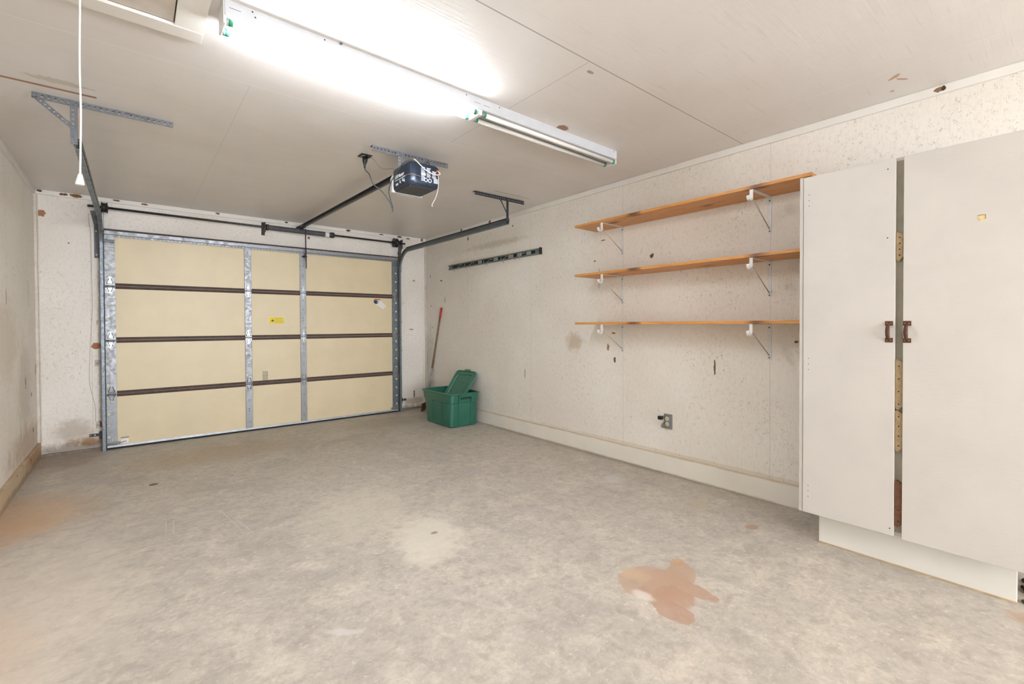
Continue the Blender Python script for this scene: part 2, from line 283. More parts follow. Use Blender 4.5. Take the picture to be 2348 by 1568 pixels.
# ------------------------------------------------------------------ geometry helpers
SPLIT = {'lampholder', 'screw', 'screw_hole', 'nail_hole', 'bolt_hole', 'printed_figure', 'round_pictogram', 'pictogram_center', 'handle_plate', 'handle_cheek', 'side_rib', 'wire_terminal', 'punched_hole', 'slot', 'tape_edge'}
def islands(b):
    seen, out = set(), []
    for v in b.verts:
        if v in seen: continue
        st_, cur = [v], []
        seen.add(v)
        while st_:
            w = st_.pop(); cur.append(w)
            for e in w.link_edges:
                u = e.other_vert(w)
                if u not in seen: seen.add(u); st_.append(u)
        out.append(cur)
    return out
class MB:
    def __init__(s): s.b = bmesh.new(); s.mi = 0
    def _q(s, vs, fs):
        bv = [s.b.verts.new(v) for v in vs]
        for f in fs:
            try:
                q = s.b.faces.new([bv[i] for i in f]); q.material_index = s.mi
            except ValueError: pass
        return bv
    def box(s, x0, x1, y0, y1, z0, z1, rot=None, about=None):
        vs = [Vector((x, y, z)) for x in (x0, x1) for y in (y0, y1) for z in (z0, z1)]
        if rot is not None:
            c = Vector(about) if about else sum(vs, Vector())/8
            vs = [rot @ (v-c)+c for v in vs]
        s._q(vs, [(0, 1, 3, 2), (4, 6, 7, 5), (0, 4, 5, 1), (2, 3, 7, 6), (0, 2, 6, 4), (1, 5, 7, 3)]); return s
    def ring_stack(s, rings, caps=True, closed=False):
        bs = [[s.b.verts.new(v) for v in r] for r in rings]; n = len(bs[0])
        seq = list(zip(bs, bs[1:]))+([(bs[-1], bs[0])] if closed else [])
        for a, b in seq:
            for i in range(n):
                q = s.b.faces.new((a[i], a[(i+1) % n], b[(i+1) % n], b[i])); q.material_index = s.mi; q.smooth = True
        if caps and not closed:
            for r in (bs[0][::-1], bs[-1]):
                q = s.b.faces.new(r); q.material_index = s.mi
        return s
    def tube(s, pts, r, seg=10, caps=True):
        pts = [Vector(p) for p in pts]; rs = r if isinstance(r, (list, tuple)) else [r]*len(pts)
        rings = []; prev = None
        for i, p in enumerate(pts):
            t = ((pts[i+1]-p) if i+1 < len(pts) else (p-pts[i-1])).normalized()
            if 0 < i < len(pts)-1: t = ((pts[i+1]-p).normalized()+(p-pts[i-1]).normalized()).normalized()
            if prev is None:
                a = Vector((0, 0, 1)) if abs(t.z) < .9 else Vector((1, 0, 0)); u = t.cross(a).normalized()
            else: u = (prev-t*prev.dot(t)).normalized()
            prev = u; v = t.cross(u)
            rings.append([p+(u*math.cos(k*2*math.pi/seg)+v*math.sin(k*2*math.pi/seg))*rs[i] for k in range(seg)])
        return s.ring_stack(rings, caps)
    def prism(s, poly, axis, a, b):          # poly of 2D points in the plane across axis
        def P(p, h):
            return {'x': (h, p[0], p[1]), 'y': (p[0], h, p[1]), 'z': (p[0], p[1], h)}[axis]
        n = len(poly); vs = [P(p, a) for p in poly]+[P(p, b) for p in poly]
        s._q(vs, [tuple(range(n))[::-1], tuple(range(n, 2*n))]+[(i, (i+1) % n, n+(i+1) % n, n+i) for i in range(n)]); return s
    def perf(s, o, U, V, T, cells, w, t=.003, r=.008):
        """perforated strip: origin o, along U, width V*w, thickness T*t; cells = list of (length, [hole centre u,v,r] or None)"""
        o, U, V, T = Vector(o), Vector(U).normalized(), Vector(V).normalized(), Vector(T).normalized(); a = 0
        for ln, hole in cells:
            c = [(a, 0), (a+ln, 0), (a+ln, w), (a, w)]
            P = lambda q, k: o+U*q[0]+V*q[1]+T*(t*k)
            if not hole:
                s._q([P(q, 0) for q in c]+[P(q, 1) for q in c], [(3, 2, 1, 0), (4, 5, 6, 7), (0, 1, 5, 4), (2, 3, 7, 6), (0, 4, 7, 3), (1, 2, 6, 5)])
            else:
                hu, hv, hr = hole; sg = 12
                inner = [(a+hu+hr*math.cos(k*2*math.pi/sg), hv+hr*math.sin(k*2*math.pi/sg)) for k in range(sg)]
                outer = []
                for k in range(sg):
                    cx, sx = math.cos(k*2*math.pi/sg), math.sin(k*2*math.pi/sg)
                    tx = ((ln-hu) if cx > 0 else hu)/abs(cx) if abs(cx) > 1e-6 else 9
                    ty = ((w-hv) if sx > 0 else hv)/abs(sx) if abs(sx) > 1e-6 else 9
                    q = min(tx, ty); outer.append((a+hu+cx*q, hv+sx*q))
                cor = c
                for k in (0, 1):
                    iv = [s.b.verts.new(P(q, k)) for q in inner]; ov = [s.b.verts.new(P(q, k)) for q in outer]; cv = [s.b.verts.new(P(q, k)) for q in cor]
                    for i in range(sg):
                        j = (i+1) % sg; vs = [iv[i], iv[j], ov[j]]
                        am = (i+.5)/sg*2*math.pi
                        # corner between outer i and j ?
                        p, q2 = outer[i], outer[j]
                        if abs(p[0]-q2[0]) > 1e-6 and abs(p[1]-q2[1]) > 1e-6:
                            ci = 2 if (math.cos(am) > 0 and math.sin(am) > 0) else 3 if (math.cos(am) < 0 and math.sin(am) > 0) else 0 if math.cos(am) < 0 else 1
                            vs.append(cv[ci])
                        vs.append(ov[i]); f = s.b.faces.new(vs if k == 0 else vs[::-1]); f.material_index = s.mi
                    if k == 0: i0 = iv
                    else:
                        for i in range(sg):
                            j = (i+1) % sg; f = s.b.faces.new((i0[i], i0[j], iv[j], iv[i])); f.material_index = s.mi
                s._q([P(c[0], 0), P(c[1], 0), P(c[1], 1), P(c[0], 1)], [(0, 1, 2, 3)]); s._q([P(c[3], 0), P(c[2], 0), P(c[2], 1), P(c[3], 1)], [(3, 2, 1, 0)])
            a += ln
        return s
    def build(s, name, mat, parent=None, origin=None, bevel=0, smooth=False):
        bmesh.ops.remove_doubles(s.b, verts=s.b.verts, dist=1e-6)
        bmesh.ops.recalc_face_normals(s.b, faces=s.b.faces)
        if name in SPLIT:
            isl = islands(s.b)
            if len(isl) > 1:
                out = []
                for vs in isl:
                    q = MB(); mp = {v: q.b.verts.new(v.co) for v in vs}
                    for f in {f for v in vs for f in v.link_faces}: q.b.faces.new([mp[v] for v in f.verts]).smooth = f.smooth
                    out.append(q.build(name, mat, parent, origin, bevel, smooth))
                s.b.free(); return out[0]
        me = bpy.data.meshes.new(name)
        og = Vector(origin) if origin is not None else (Vector(parent['_o']) if parent is not None else Vector())
        bmesh.ops.translate(s.b, verts=s.b.verts, vec=-og)
        if smooth:
            for f in s.b.faces: f.smooth = True
        s.b.to_mesh(me); s.b.free()
        for q in (mat if isinstance(mat, (list, tuple)) else [mat]): me.materials.append(M[q] if isinstance(q, str) else q)
        o = bpy.data.objects.new(name, me); COL.objects.link(o)
        if parent is not None: o.parent = parent; o['_o'] = parent['_o']
        else: o.location = og; o['_o'] = tuple(og)
        if bevel:
            b = o.modifiers.new('bevel', 'BEVEL'); b.width = bevel; b.segments = 2; b.limit_method = 'ANGLE'; b.angle_limit = R(40)
        return o
def tag(o, label=None, cat=None, group=None):
    if label: o['label'] = label
    if cat: o['category'] = cat
    if group: o['group'] = group
    return o
def thing(name, label, cat, loc, group=None):
    o = bpy.data.objects.new(name, None); COL.objects.link(o); o.location = loc; o['_o'] = tuple(loc); o.empty_display_size = .05
    return tag(o, label, cat, group)
def struct(mb, name, mat, bevel=0, **k):
    o = mb.build(name, mat, bevel=bevel, **k); o['kind'] = 'structure'; return o
def copy_tree(o, parent=None):
    c = o.copy(); COL.objects.link(c)
    if parent is not None: c.parent = parent
    for ch in list(o.children): copy_tree(ch, c)
    return c
def screw(mb, p, ax, r=.005, h=.003):
    p = Vector(p); d = {'x': Vector((1, 0, 0)), 'y': Vector((0, 1, 0)), 'z': Vector((0, 0, 1))}[ax[-1]]*(-1 if ax[0] == '-' else 1)
    mb.tube([p-d*.001, p+d*h], r, 8)

# ------------------------------------------------------------------ the room
YR = -10.5    # unseen rear end left open here, set back to spread the world fill light
struct(MB().box(-W-.1, .1, YR, .35, -.12, 0), 'floor', 'floor')
struct(MB().box(-W-.1, .1, YR, .12, H, H+.12), 'ceiling', 'ceiling')
struct(MB().box(0, .12, YR, .12, 0, H), 'wall_right', 'wall_right')
struct(MB().box(-W-.12, -W, YR, .12, 0, H), 'wall_left', 'wall_left')
DX0, DX1 = -3.50, -.535
wb_ = MB(); wb_.box(-W, DX0, 0, .12, .028, H).box(DX1, 0, 0, .12, .028, H).box(DX0, DX1, 0, .12, 2.10, H)
struct(wb_, 'wall_back', 'wall_back')
# rough sill strip below the back wall boards
struct(MB().box(-W, DX0, .004, .12, 0, .024).box(DX1, 0, .004, .12, 0, .024), 'trim_1', plain('grimy_sill', '8f8071', .8, 0, .2))
struct(MB().box(-W, 0, -.02, 0, H-.042, H), 'trim_2', 'crown', .003)
struct(MB().box(-.02, 0, YR, -.02, H-.045, H), 'trim_3', 'crown', .003)
struct(MB().box(-W, -W+.02, YR, -.02, H-.042, H), 'trim_4', 'crown', .003)
struct(MB().box(-W, -W+.022, -.018, 0, .14, H-.042).box(-W+.022, -W+.03, -.006, 0, .14, H-.042), 'trim_5', plain('painted_corner_bead', 'd9cfc1', .5, 0, .08), .004)
struct(MB().box(-.03, 0, -.014, 0, .02, H-.045), 'trim_6', plain('painted_corner_strip', 'cfc5b7', .5, 0, .08), .004)
struct(MB().box(-.02, 0, YR, -.012, 0, .152), 'baseboard_right', 'base_right', .003)
struct(MB().box(-W, -W+.024, YR, 0, 0, .14), 'baseboard_left', 'base_left', .004)

# ------------------------------------------------------------------ garage door
gd = thing('garage_door', 'wide closed sectional garage door of cream panels with galvanised steel stiles', 'garage door', (-2.02, -.03, .0))
XL, XR = -3.548, -.482
Z = [.035, .545, 1.075, 1.608, 2.135]
for k in range(4):
    z0, z1 = Z[k], Z[k+1]
    s_ = MB().box(XL, XR, -.040, -.004, z0, z1).build('door_section', 'cream', gd)
    b = MB()
    lo, hi = z0+.002, z1-.002
    if k > 0: b.prism([(-.054, lo), (-.054, lo+.017), (-.047, lo+.025), (-.038, lo+.025), (-.038, lo)], 'x', XL+.07, XR-.07)
    b.prism([(-.054, hi), (-.054, hi-.017), (-.047, hi-.025), (-.038, hi-.025), (-.038, hi)], 'x', XL+.07, XR-.07)
    b.build('section_rail', 'brown', s_, bevel=.0015)
    # end stiles with punched holes
    for xs, side in ((XL, 0), (XR-.079, 1)):
        n = 4; zz0, zz1 = z0+.03, z1-.03; cell = (zz1-zz0)/n; w = .079
        hu = .018 if side == 0 else .055
        cells = [(cell, (cell/2, hu, .0135)) for i in range(n)]
        e = MB().perf((xs, -.0545, zz0), (0, 0, 1), (1, 0, 0), (0, 1, 0), cells, w, .002)
        e.box(xs, xs+w, -.0545, -.0525, z0+.003, zz0).box(xs, xs+w, -.0545, -.0525, zz1, z1-.003)
        e.box(xs, xs+.002, -.0525, -.038, z0+.003, z1-.003).box(xs+w-.002, xs+w, -.0525, -.038, z0+.003, z1-.003)
        st_ = e.build('end_stile', 'galv' if side == 0 else 'track', s_)
        d = MB()
        for i in range(n):
            d.tube([(xs+hu, -.0405, zz0+cell*(i+.5)), (xs+hu, -.0425, zz0+cell*(i+.5))], .0132, 12)
        for zz in (z0+.07, z1-.075, z0+.055, z1-.05):
            for xx in (xs+.042, xs+.066): screw(d, (xx, -.0545, zz), '-y', .0035, .0015)
        d.build('stile_punching', plain('pale_foam', 'efe9cf', .6), st_)
    for xs in (-2.352, -1.759):
        e = MB().box(xs, xs+.068, -.0545, -.038, z0+.003, z1-.003).build('center_stile', 'galv_stile' if 'galv_stile' in M else 'galv', s_, bevel=.002)
        d = MB()
        for zz in (.08, .20, .225, .33, .44):
            screw(d, (xs+.034, -.0545, z0+zz), '-y', .005, .0012)
        d.build('bolt_hole', 'dark_steel', e)
# hinges on each joint
def hinge_mb(x, z, w=.062):
    q = MB()
    q.prism([(x-w/2, z+.006), (x+w/2, z+.006), (x+w/2, z+.022), (x+.012, z+.085), (x-.012, z+.085), (x-w/2, z+.022)], 'y', -.0575, -.0545)
    q.prism([(x-w/2, z-.006), (x+w/2, z-.006), (x+w/2, z-.02), (x+.012, z-.072), (x-.012, z-.072), (x-w/2, z-.02)], 'y', -.0575, -.0545)
    # pressed ribs
    for sx in (-1, 1):
        q.tube([(x+sx*w*.40, -.058, z+.018), (x+sx*.009, -.060, z+.072)], .0042, 6)
        q.tube([(x+sx*w*.36, -.058, z-.016), (x+sx*.009, -.060, z-.060)], .0036, 6)
    q.tube([(x-w*.42, -.058, z+.018), (x+w*.42, -.058, z+.018)], .004, 6)
    q.tube([(x-w/2, -.062, z), (x+w/2, -.062, z)], .0075, 8)
    return q
for z in Z[1:4]:
    for x in (XL+.04, -2.318, -1.725, XR-.04):
        hinge_mb(x, z).build('hinge', 'zinc' if z > 1 and x < -1 else 'galv', gd)
# rollers at each joint and top fixture
for z in (.065, *Z[1:4], 2.045):
    for sgn, xe in ((-1, XL), (1, XR)):
        q = MB(); q.tube([(xe-sgn*.075, -.070, z-.012), (xe+sgn*.030, -.070, z-.012)], .0055, 8)
        q.tube([(xe+sgn*.012, -.070, z-.012), (xe+sgn*.024, -.070, z-.012)], .017, 14)
        q.build('roller', 'galv', gd)
for sgn, xe in ((-1, XL), (1, XR)):
    q = MB().box(min(xe, xe-sgn*.078), max(xe, xe-sgn*.078), -.0575, -.0545, 1.955, 2.105)
    q.box(min(xe, xe-sgn*.078), max(xe, xe-sgn*.078), -.063, -.0575, 1.985, 2.02)
    q.tube([(xe-sgn*.005, -.066, 2.052), (xe-sgn*.08, -.066, 2.052)], .006, 8)
    q.build('top_roller_bracket', 'galv' if sgn < 0 else 'track', gd, bevel=.001)
    q = MB().box(min(xe, xe-sgn*.10), max(xe, xe-sgn*.10), -.062, -.0545, .045, .075); q.tube([(xe+sgn*.02, -.066, .062), (xe-sgn*.12, -.066, .062)], .005, 8)
    q.build('bottom_bracket', 'galv', gd, bevel=.001)
# perforated top strut
q = MB().prism([(-.040, 2.148), (-.075, 2.148), (-.078, 2.141), (-.078, 2.108), (-.0745, 2.104), (-.0745, 2.139), (-.040, 2.143)], 'x', XL, XR)
q.prism([(-.0565, 2.139), (-.0565, 2.088), (-.0595, 2.088), (-.0595, 2.139)], 'x', XL, XR)
tp = q.build('top_strut', 'galv', gd, bevel=.001)
q = MB().box(XL, XR, -.085, -.02, 2.149, 2.158); q.build('top_edge_rail', 'brown', gd)
q = MB()
for i in range(92): q.box(XL+.09+i*.0325, XL+.09+i*.0325+.012, -.0605, -.0594, 2.094, 2.099)
q.build('strut_slot', 'dark_steel', tp)
q = MB().box(XL, XR, -.052, -.004, .018, .040).build('bottom_retainer', 'seal_rail', gd, bevel=.002)
MB().box(XL, XR, -.046, -.008, .0005, .0175).build('bottom_seal', 'seal', gd, bevel=.004)
for xa_, xb_ in ((XL-.009, XL-.0005), (XR+.0005, XR+.009)): MB().box(xa_, xb_, -.050, -.004, .02, 2.15).build('side_seal', 'seal', gd)  # black strips put in for the dark gap between door and tracks
# labels stuck on the door
def rect(x0, x1, z0, z1, y=-.0412, t=.0008): return MB().box(x0, x1, y-t, y, z0, z1)
yl = rect(-2.11, -1.94, 1.235, 1.318).build('warning_label', 'yellow', gd); yl['label'] = 'yellow warning label'
q = MB(); q.prism([(-2.085, 1.262), (-2.045, 1.262), (-2.065, 1.285)], 'y', -.0430, -.0421)
for i in range(5): q.box(-2.035, -1.955-.02*(i % 2), -.0430, -.0421, 1.297-i*.011, 1.2985-i*.011)
q.build('label_print', 'ink', yl)
q = MB(); q.box(-2.112, -1.938, -.0430, -.0421, 1.314, 1.319).box(-2.112, -2.108, -.0430, -.0421, 1.233, 1.319); q.build('label_border', 'label_white', yl)
sk = MB(); sk.prism([(-.795, 1.555), (-.735, 1.552), (-.648, 1.475), (-.692, 1.428), (-.735, 1.458), (-.79, 1.49)], 'y', -.0420, -.0412)
sk = sk.build('paper_sticker', 'label_white', gd); sk['label'] = 'white tag with red top edge'
q = MB().prism([(-.815, 1.568), (-.728, 1.566), (-.728, 1.553), (-.812, 1.555)], 'y', -.0430, -.0421).build('red_print', 'label_red', sk)
q = MB().prism([(-.822, 1.552), (-.775, 1.55), (-.775, 1.502), (-.795, 1.498), (-.822, 1.515)], 'y', -.0430, -.0421).build('navy_print', 'label_blue', sk)
q = MB().prism([(-.775, 1.548), (-.745, 1.545), (-.762, 1.50), (-.775, 1.502)], 'y', -.0430, -.0421).build('pale_blue_print', 'label_sky', sk)
q = rect(-2.176, -2.122, .572, .684); fm = q.build('faded_label', plain('faded_cream_label', 'd9cda8', .6), gd); fm['label'] = 'faded grey printed label'
q = MB().box(-2.182, -2.116, -.0430, -.0421, .624, .631)
for i in range(9):
    if i != 4: q.box(-2.17, -2.128, -.0430, -.0421, .578+i*.0115, .582+i*.0115)
q.box(-2.174, -2.171, -.0430, -.0421, .575, .681).box(-2.127, -2.124, -.0430, -.0421, .575, .681)
q.build('label_print', 'grey_ink', fm)
wl = rect(-3.442, -3.385, .048, .09).build('maker_label', 'label_white', gd); wl['label'] = 'small white maker label'
MB().box(-3.430, -3.402, -.0430, -.0421, .062, .068).build('label_print', 'ink', wl)
MB().box(-3.445, -3.383, -.0425, -.0412, .098, .110).build('stamped_tag', 'grey_ink', gd)

# ------------------------------------------------------------------ tracks
def track(xc, out, label):
    """out = +1 when the wall side lies at +x"""
    t = thing('door_track', label, 'door track', (xc, -.075, 0), 'pair of curved garage door tracks')
    zt = 2.228; rad = .27
    path = [(-.078, 0.0), (-.078, .6), (-.078, 1.2), (-.078, zt-rad)]
    for i in range(1, 13):
        a = i/12*math.pi/2; path.append((-.078-rad+rad*math.cos(a), zt-rad+rad*math.sin(a)))
    path += [(-.9, zt), (-1.6, zt), (-2.485, zt)]
    # C profile in (n, x): n across the track, x towards the wall; lips hold the rollers
    prof = [(-.026, 0), (-.026, .022), (-.02, .026), (.02, .026), (.026, .022), (.026, 0), (.021, -.004), (.018, 0), (.023, .004), (.023, .020), (.018, .0235), (-.018, .0235), (-.023, .020), (-.023, .004), (-.018, 0), (-.021, -.004)]
    rings = []
    for i, p in enumerate(path):
        p = Vector(p); a = Vector(path[max(i-1, 0)]); b = Vector(path[min(i+1, len(path)-1)]); d = (b-a).normalized(); n = Vector((-d.y, d.x))
        rings.append([(xc+out*(q[1]-.012), p.x+n.x*q[0], p.y+n.y*q[0]) for q in prof])
    m_ = MB().ring_stack(rings)
    o = m_.build('curved_track', 'track', t)
    for f in o.data.polygons: f.use_smooth = False
    # stiffening angle along the horizontal run and jamb brackets
    q = MB(); xo = xc+out*.0145
    q.box(min(xo, xo+out*.003), max(xo, xo+out*.003), -2.485, -.30, zt-.006, zt+.034)
    q.box(min(xo, xo-out*.03), max(xo, xo-out*.03), -2.485, -.30, zt+.031, zt+.034)
    q.build('stiffening_angle', 'dark_steel', t)
    q = MB(); x1 = xc+out*.018
    q.perf((x1, -.004, 1.876), (0, 0, 1), (out, 0, 0), (0, -1, 0), [(.06, (.03, .02, .007)), (.14, None), (.12, (.06, .02, .006))], .036, .003)
    q.prism([(-.004, 1.88), (-.095, 1.95), (-.095, 2.24), (-.004, 2.40)], 'x', x1, x1+out*.003)
    q.prism([(x1, 2.19), (x1+out*.036, 2.19), (x1+out*.062, 2.33), (x1, 2.33)], 'y', -.007, -.004)
    q.build('flag_bracket', 'galv_dull', t)
    for zz in (.86, 1.25):
        MB().box(min(x1, x1+out*.03), max(x1, x1+out*.03), -.006, -.001, zz-.02, zz+.02).box(min(x1, x1+out*.003), max(x1, x1+out*.003), -.10, -.001, zz-.015, zz+.015).build('jamb_clip', 'sensor_box', t)
    return t
track(-3.567, -1, 'curved steel door track left of the garage door, near the left corner')
track(-.462, 1, 'curved steel door track right of the garage door, above the green tote')
# perforated ceiling hangers at the track ends
def angle_bar(mb, x0, x1, y, z, pitch=.0255, r=.0068, w=.034):
    n = int((x1-x0)/pitch); cl = [((x1-x0)/n, ((x1-x0)/n/2, w/2, r))]*n
    mb.perf((x0, y, z), (1, 0, 0), (0, 0, -1), (0, 1, 0), cl, w, .003)
    mb.perf((x0, y+.003, z-.003), (1, 0, 0), (0, 1, 0), (0, 0, 1), cl, w, .003)
h = thing('track_hanger', 'perforated steel track hanger on the ceiling beside the white pull cord', 'hanger bracket', (-3.44, -2.49, H), 'perforated hangers of the door tracks')
q = MB(); angle_bar(q, -3.745, -3.134, -2.500, H); q.build('ceiling_angle', 'galv_dull', h)
q = MB(); q.perf((-3.597, -2.504, H-.015), (0, 0, -1), (1, 0, 0), (0, 1, 0), [(.026, (.013, .013, .006))]*5+[(.10, None)], .027, .003)
q.box(-3.570, -3.567, -2.504, -2.480, H-.245, H-.015); q.build('drop_strap', 'galv_dull', h)
q = MB(); a = Vector((-3.735, -2.507, H-.022)); b = Vector((-3.584, -2.507, H-.155)); d = b-a; n = Vector((-d.z, 0, d.x)).normalized()
q.perf(a-n*.012, d, n, (0, 1, 0), [(d.length/9, (d.length/18, .012, .005))]*9, .024, .003); screw(q, a, '-y', .008, .004); screw(q, b, '-y', .008, .004)
q.build('diagonal_brace', 'galv_dull', h)
h = thing('track_hanger', 'dark perforated track hanger on the ceiling near the right wall', 'hanger bracket', (-.55, -2.47, H), 'perforated hangers of the door tracks')
q = MB(); angle_bar(q, -.850, -.243, -2.475, H, w=.036); q.build('ceiling_angle', 'dark_steel', h)
q = MB(); q.perf((-.478, -2.481, H-.02), (0, 0, -1), (1, 0, 0), (0, 1, 0), [(.027, (.0135, .012, .0055))]*9, .024, .003)
q.perf((-.451, -2.481, H-.02), (0, 0, -1), (0, 1, 0), (-1, 0, 0), [(.027, (.0135, .012, .0055))]*9, .024, .003)
q.build('drop_strap', 'dark_steel', h)
q = MB(); q.tube([(-.555, -2.484, H-.035), (-.480, -2.484, H-.15)], .007, 4); q.build('diagonal_brace', 'dark_steel', h)

# ------------------------------------------------------------------ torsion shaft
t = thing('torsion_shaft', 'torsion shaft with dark coil spring mounted above the garage door', 'torsion spring', (-2.0, -.1, 2.35))
MB().tube([(-3.66, -.1, 2.357), (-2.1, -.1, 2.351), (-.385, -.1, 2.346)], .0115, 10).build('shaft', 'dark_steel', t)
sp = MB(); pts = []; rs = []
for i in range(281):
    u = i/280; pts.append((-2.115+.70*u, -.1, 2.351-.003*u)); rs.append(.0305 if i % 4 in (0, 1) else .0265)
sp.tube(pts, rs, 16); so = sp.build('coil_spring', 'spring', t)
MB().tube([(-1.475, -.1, 2.348), (-1.425, -.1, 2.348)], .0312, 16).build('white_spring_marking', 'label_white', t)
MB().tube([(-1.415, -.1, 2.348), (-1.40, -.1, 2.348), (-1.395, -.1, 2.348), (-1.365, -.1, 2.348)], [.032, .032, .036, .034], 12).build('winding_cone', 'dark_steel', t)
MB().tube([(-2.135, -.1, 2.351), (-2.110, -.1, 2.351)], .036, 14).build('stationary_cone', 'rusty', t)
q = MB().box(-2.150, -2.144, -.125, -.004, 2.29, 2.405).box(-2.165, -2.130, -.010, -.002, 2.27, 2.42); q.build('center_bearing_plate', 'rusty', t)
for x0, x1, rr, mt in ((-3.562, -3.515, .052, 'dark_steel'), (-.555, -.508, .062, 'dark_steel')):
    zz = 2.355 if x0 < -2 else 2.345
    q = MB().tube([(x0, -.1, zz), (x0+.006, -.1, zz), (x0+.008, -.1, zz), (x1-.008, -.1, zz), (x1-.006, -.1, zz), (x1, -.1, zz)], [rr, rr, rr*.85, rr*.85, rr, rr], 22)
    q = q.build('cable_drum', 'black_metal', t)
    if x0 < -2: MB().tube([(x1, -.1, zz), (x1+.004, -.1, zz)], .024, 12).build('drum_hub', plain('dark_red_hub', '6b1c28', .5), q)
for x, x2 in ((-3.545, -3.553), (-.490, -.478)):
    MB().tube([(x, -.150, 2.33), (x2, -.075, 1.2), (x2, -.066, .09)], .0016, 6).build('lift_cable', 'galv_dull', t)
for x in (-3.60, -.44):
    MB().box(x-.002, x+.002, -.135, -.004, 2.27, 2.395).build('end_bearing_plate', 'galv_dull', t)

# ------------------------------------------------------------------ opener
op = thing('garage_door_opener', 'navy blue garage door opener hanging from the ceiling on perforated straps', 'garage door opener', (-1.72, -2.98, 2.2))
x0, x1, y0, y1, zb, ztp = -1.842, -1.604, -3.105, -2.84, 2.20, 2.362
def rr_poly(x0, x1, y0, y1, radii, n=8):
    out = []
    for (cx, cy, sx, sy, r, a0) in ((x0, y0, 1, 1, radii[0], 180), (x1, y0, -1, 1, radii[1], 270), (x1, y1, -1, -1, radii[2], 0), (x0, y1, 1, -1, radii[3], 90)):
        for i in range(n+1):
            a = R(a0+90*i/n); out.append((cx+sx*r+r*math.cos(a), cy+sy*r+r*math.sin(a)))
    return out
def stack(mb, polys):  # list of (poly, z)
    return mb.ring_stack([[(p[0], p[1], z) for p in poly] for poly, z in polys])
q = MB(); stack(q, [(rr_poly(x0+.012, x1-.008, y0+.012, y1, (.05, .012, .01, .01)), zb), (rr_poly(x0+.003, x1-.002, y0+.003, y1, (.058, .014, .01, .01)), zb+.012),
    (rr_poly(x0, x1, y0, y1, (.06, .015, .01, .01)), zb+.03), (rr_poly(x0, x1, y0, y1, (.06, .015, .01, .01)), ztp-.02), (rr_poly(x0+.015, x1-.012, y0+.015, y1, (.05, .015, .01, .01)), ztp)])
hs = q.build('housing', 'navy', op)
e = hs.modifiers.new('edge', 'EDGE_SPLIT'); e.split_angle = R(40)
MB().box(x0+.02, x1-.014, y0+.04, y1-.004, zb-.0035, zb+.001).build('bottom_plate', 'underside', op)
q = MB(); stack(q, [(rr_poly(x0-.004, x1+.004, -2.84, -2.79, (.004, .004, .02, .02)), zb-.006), (rr_poly(x0-.004, x1+.004, -2.84, -2.79, (.004, .004, .02, .02)), zb+.10), (rr_poly(x0+.02, x1-.02, -2.84, -2.80, (.004, .004, .01, .01)), zb+.15)])
q.build('light_lens', 'lens', op)
for xx in (-1.828, -1.622):
    q = MB().perf((xx-.012, -2.925, H-.01), (0, 0, -1), (1, 0, 0), (0, 1, 0), [(.026, (.013, .012, .005))]*4, .024, .003)
    q.box(xx+.009, xx+.012, -2.945, -2.922, H-.114, H-.01); q.build('hanging_strap', 'galv', op)
q = MB(); angle_bar(q, -2.035, -1.424, -2.93, H, w=.036); q.build('ceiling_angle', 'galv_dull', op)
# rail to the header over the door
ra, rb = Vector((-1.722, -2.84, 2.376)), Vector((-1.765, -.03, 2.392)); dd = (rb-ra).normalized(); sd = Vector((dd.y, -dd.x, 0)).normalized()
q = MB()
prof = [(-.022, .016), (.022, .016), (.022, .011), (.004, .011), (.004, -.014), (.012, -.018), (-.012, -.018), (-.004, -.014), (-.004, .011), (-.022, .011)]
q.ring_stack([[p+sd*a+Vector((0, 0, b)) for a, b in prof] for p in (ra, ra.lerp(rb, .5), rb)])
rl = q.build('rail', 'rail_black', op)
for f in rl.data.polygons: f.use_smooth = False
q = MB().box(-1.79, -1.74, -.06, -.001, 2.36, 2.41); q.build('header_bracket', 'dark_steel', op, bevel=.003)
q = MB().box(-1.785, -1.74, -.27, -.17, 2.372, 2.41); q.box(-1.768, -1.757, -.23, -.2, 2.345, 2.375); q.build('trolley', 'black_metal', op, bevel=.003)
# arm straps
def strap(a, b, w, t, U=(1, 0, 0)):
    a, b = Vector(a), Vector(b); d = (b-a).normalized(); u = Vector(U); v = d.cross(u).normalized()
    q = MB(); vs = []
    for p in (a, b):
        for s1, s2 in ((-1, -1), (1, -1), (1, 1), (-1, 1)): vs.append(p+u*(s1*t)+v*(s2*w))
    q._q(vs, [(0, 1, 2, 3), (7, 6, 5, 4), (0, 4, 5, 1), (1, 5, 6, 2), (2, 6, 7, 3), (3, 7, 4, 0)]); return q
strap((-1.735, -.215, 2.365), (-1.700, -.10, 2.0), .010, .0045).build('door_arm', 'black_metal', op)
strap((-1.708, -.135, 2.16), (-1.698, -.105, 1.905), .009, .003).build('lower_arm', 'black_metal', op)
q = MB().box(-1.735, -1.690, -.10, -.0585, 2.045, 2.06); q.box(-1.715, -1.711, -.10, -.0585, 2.035, 2.085); q.tube([(-1.74, -.095, 2.055), (-1.685, -.095, 2.055)], .006, 8)
q.build('arm_bracket', 'black_metal', op)
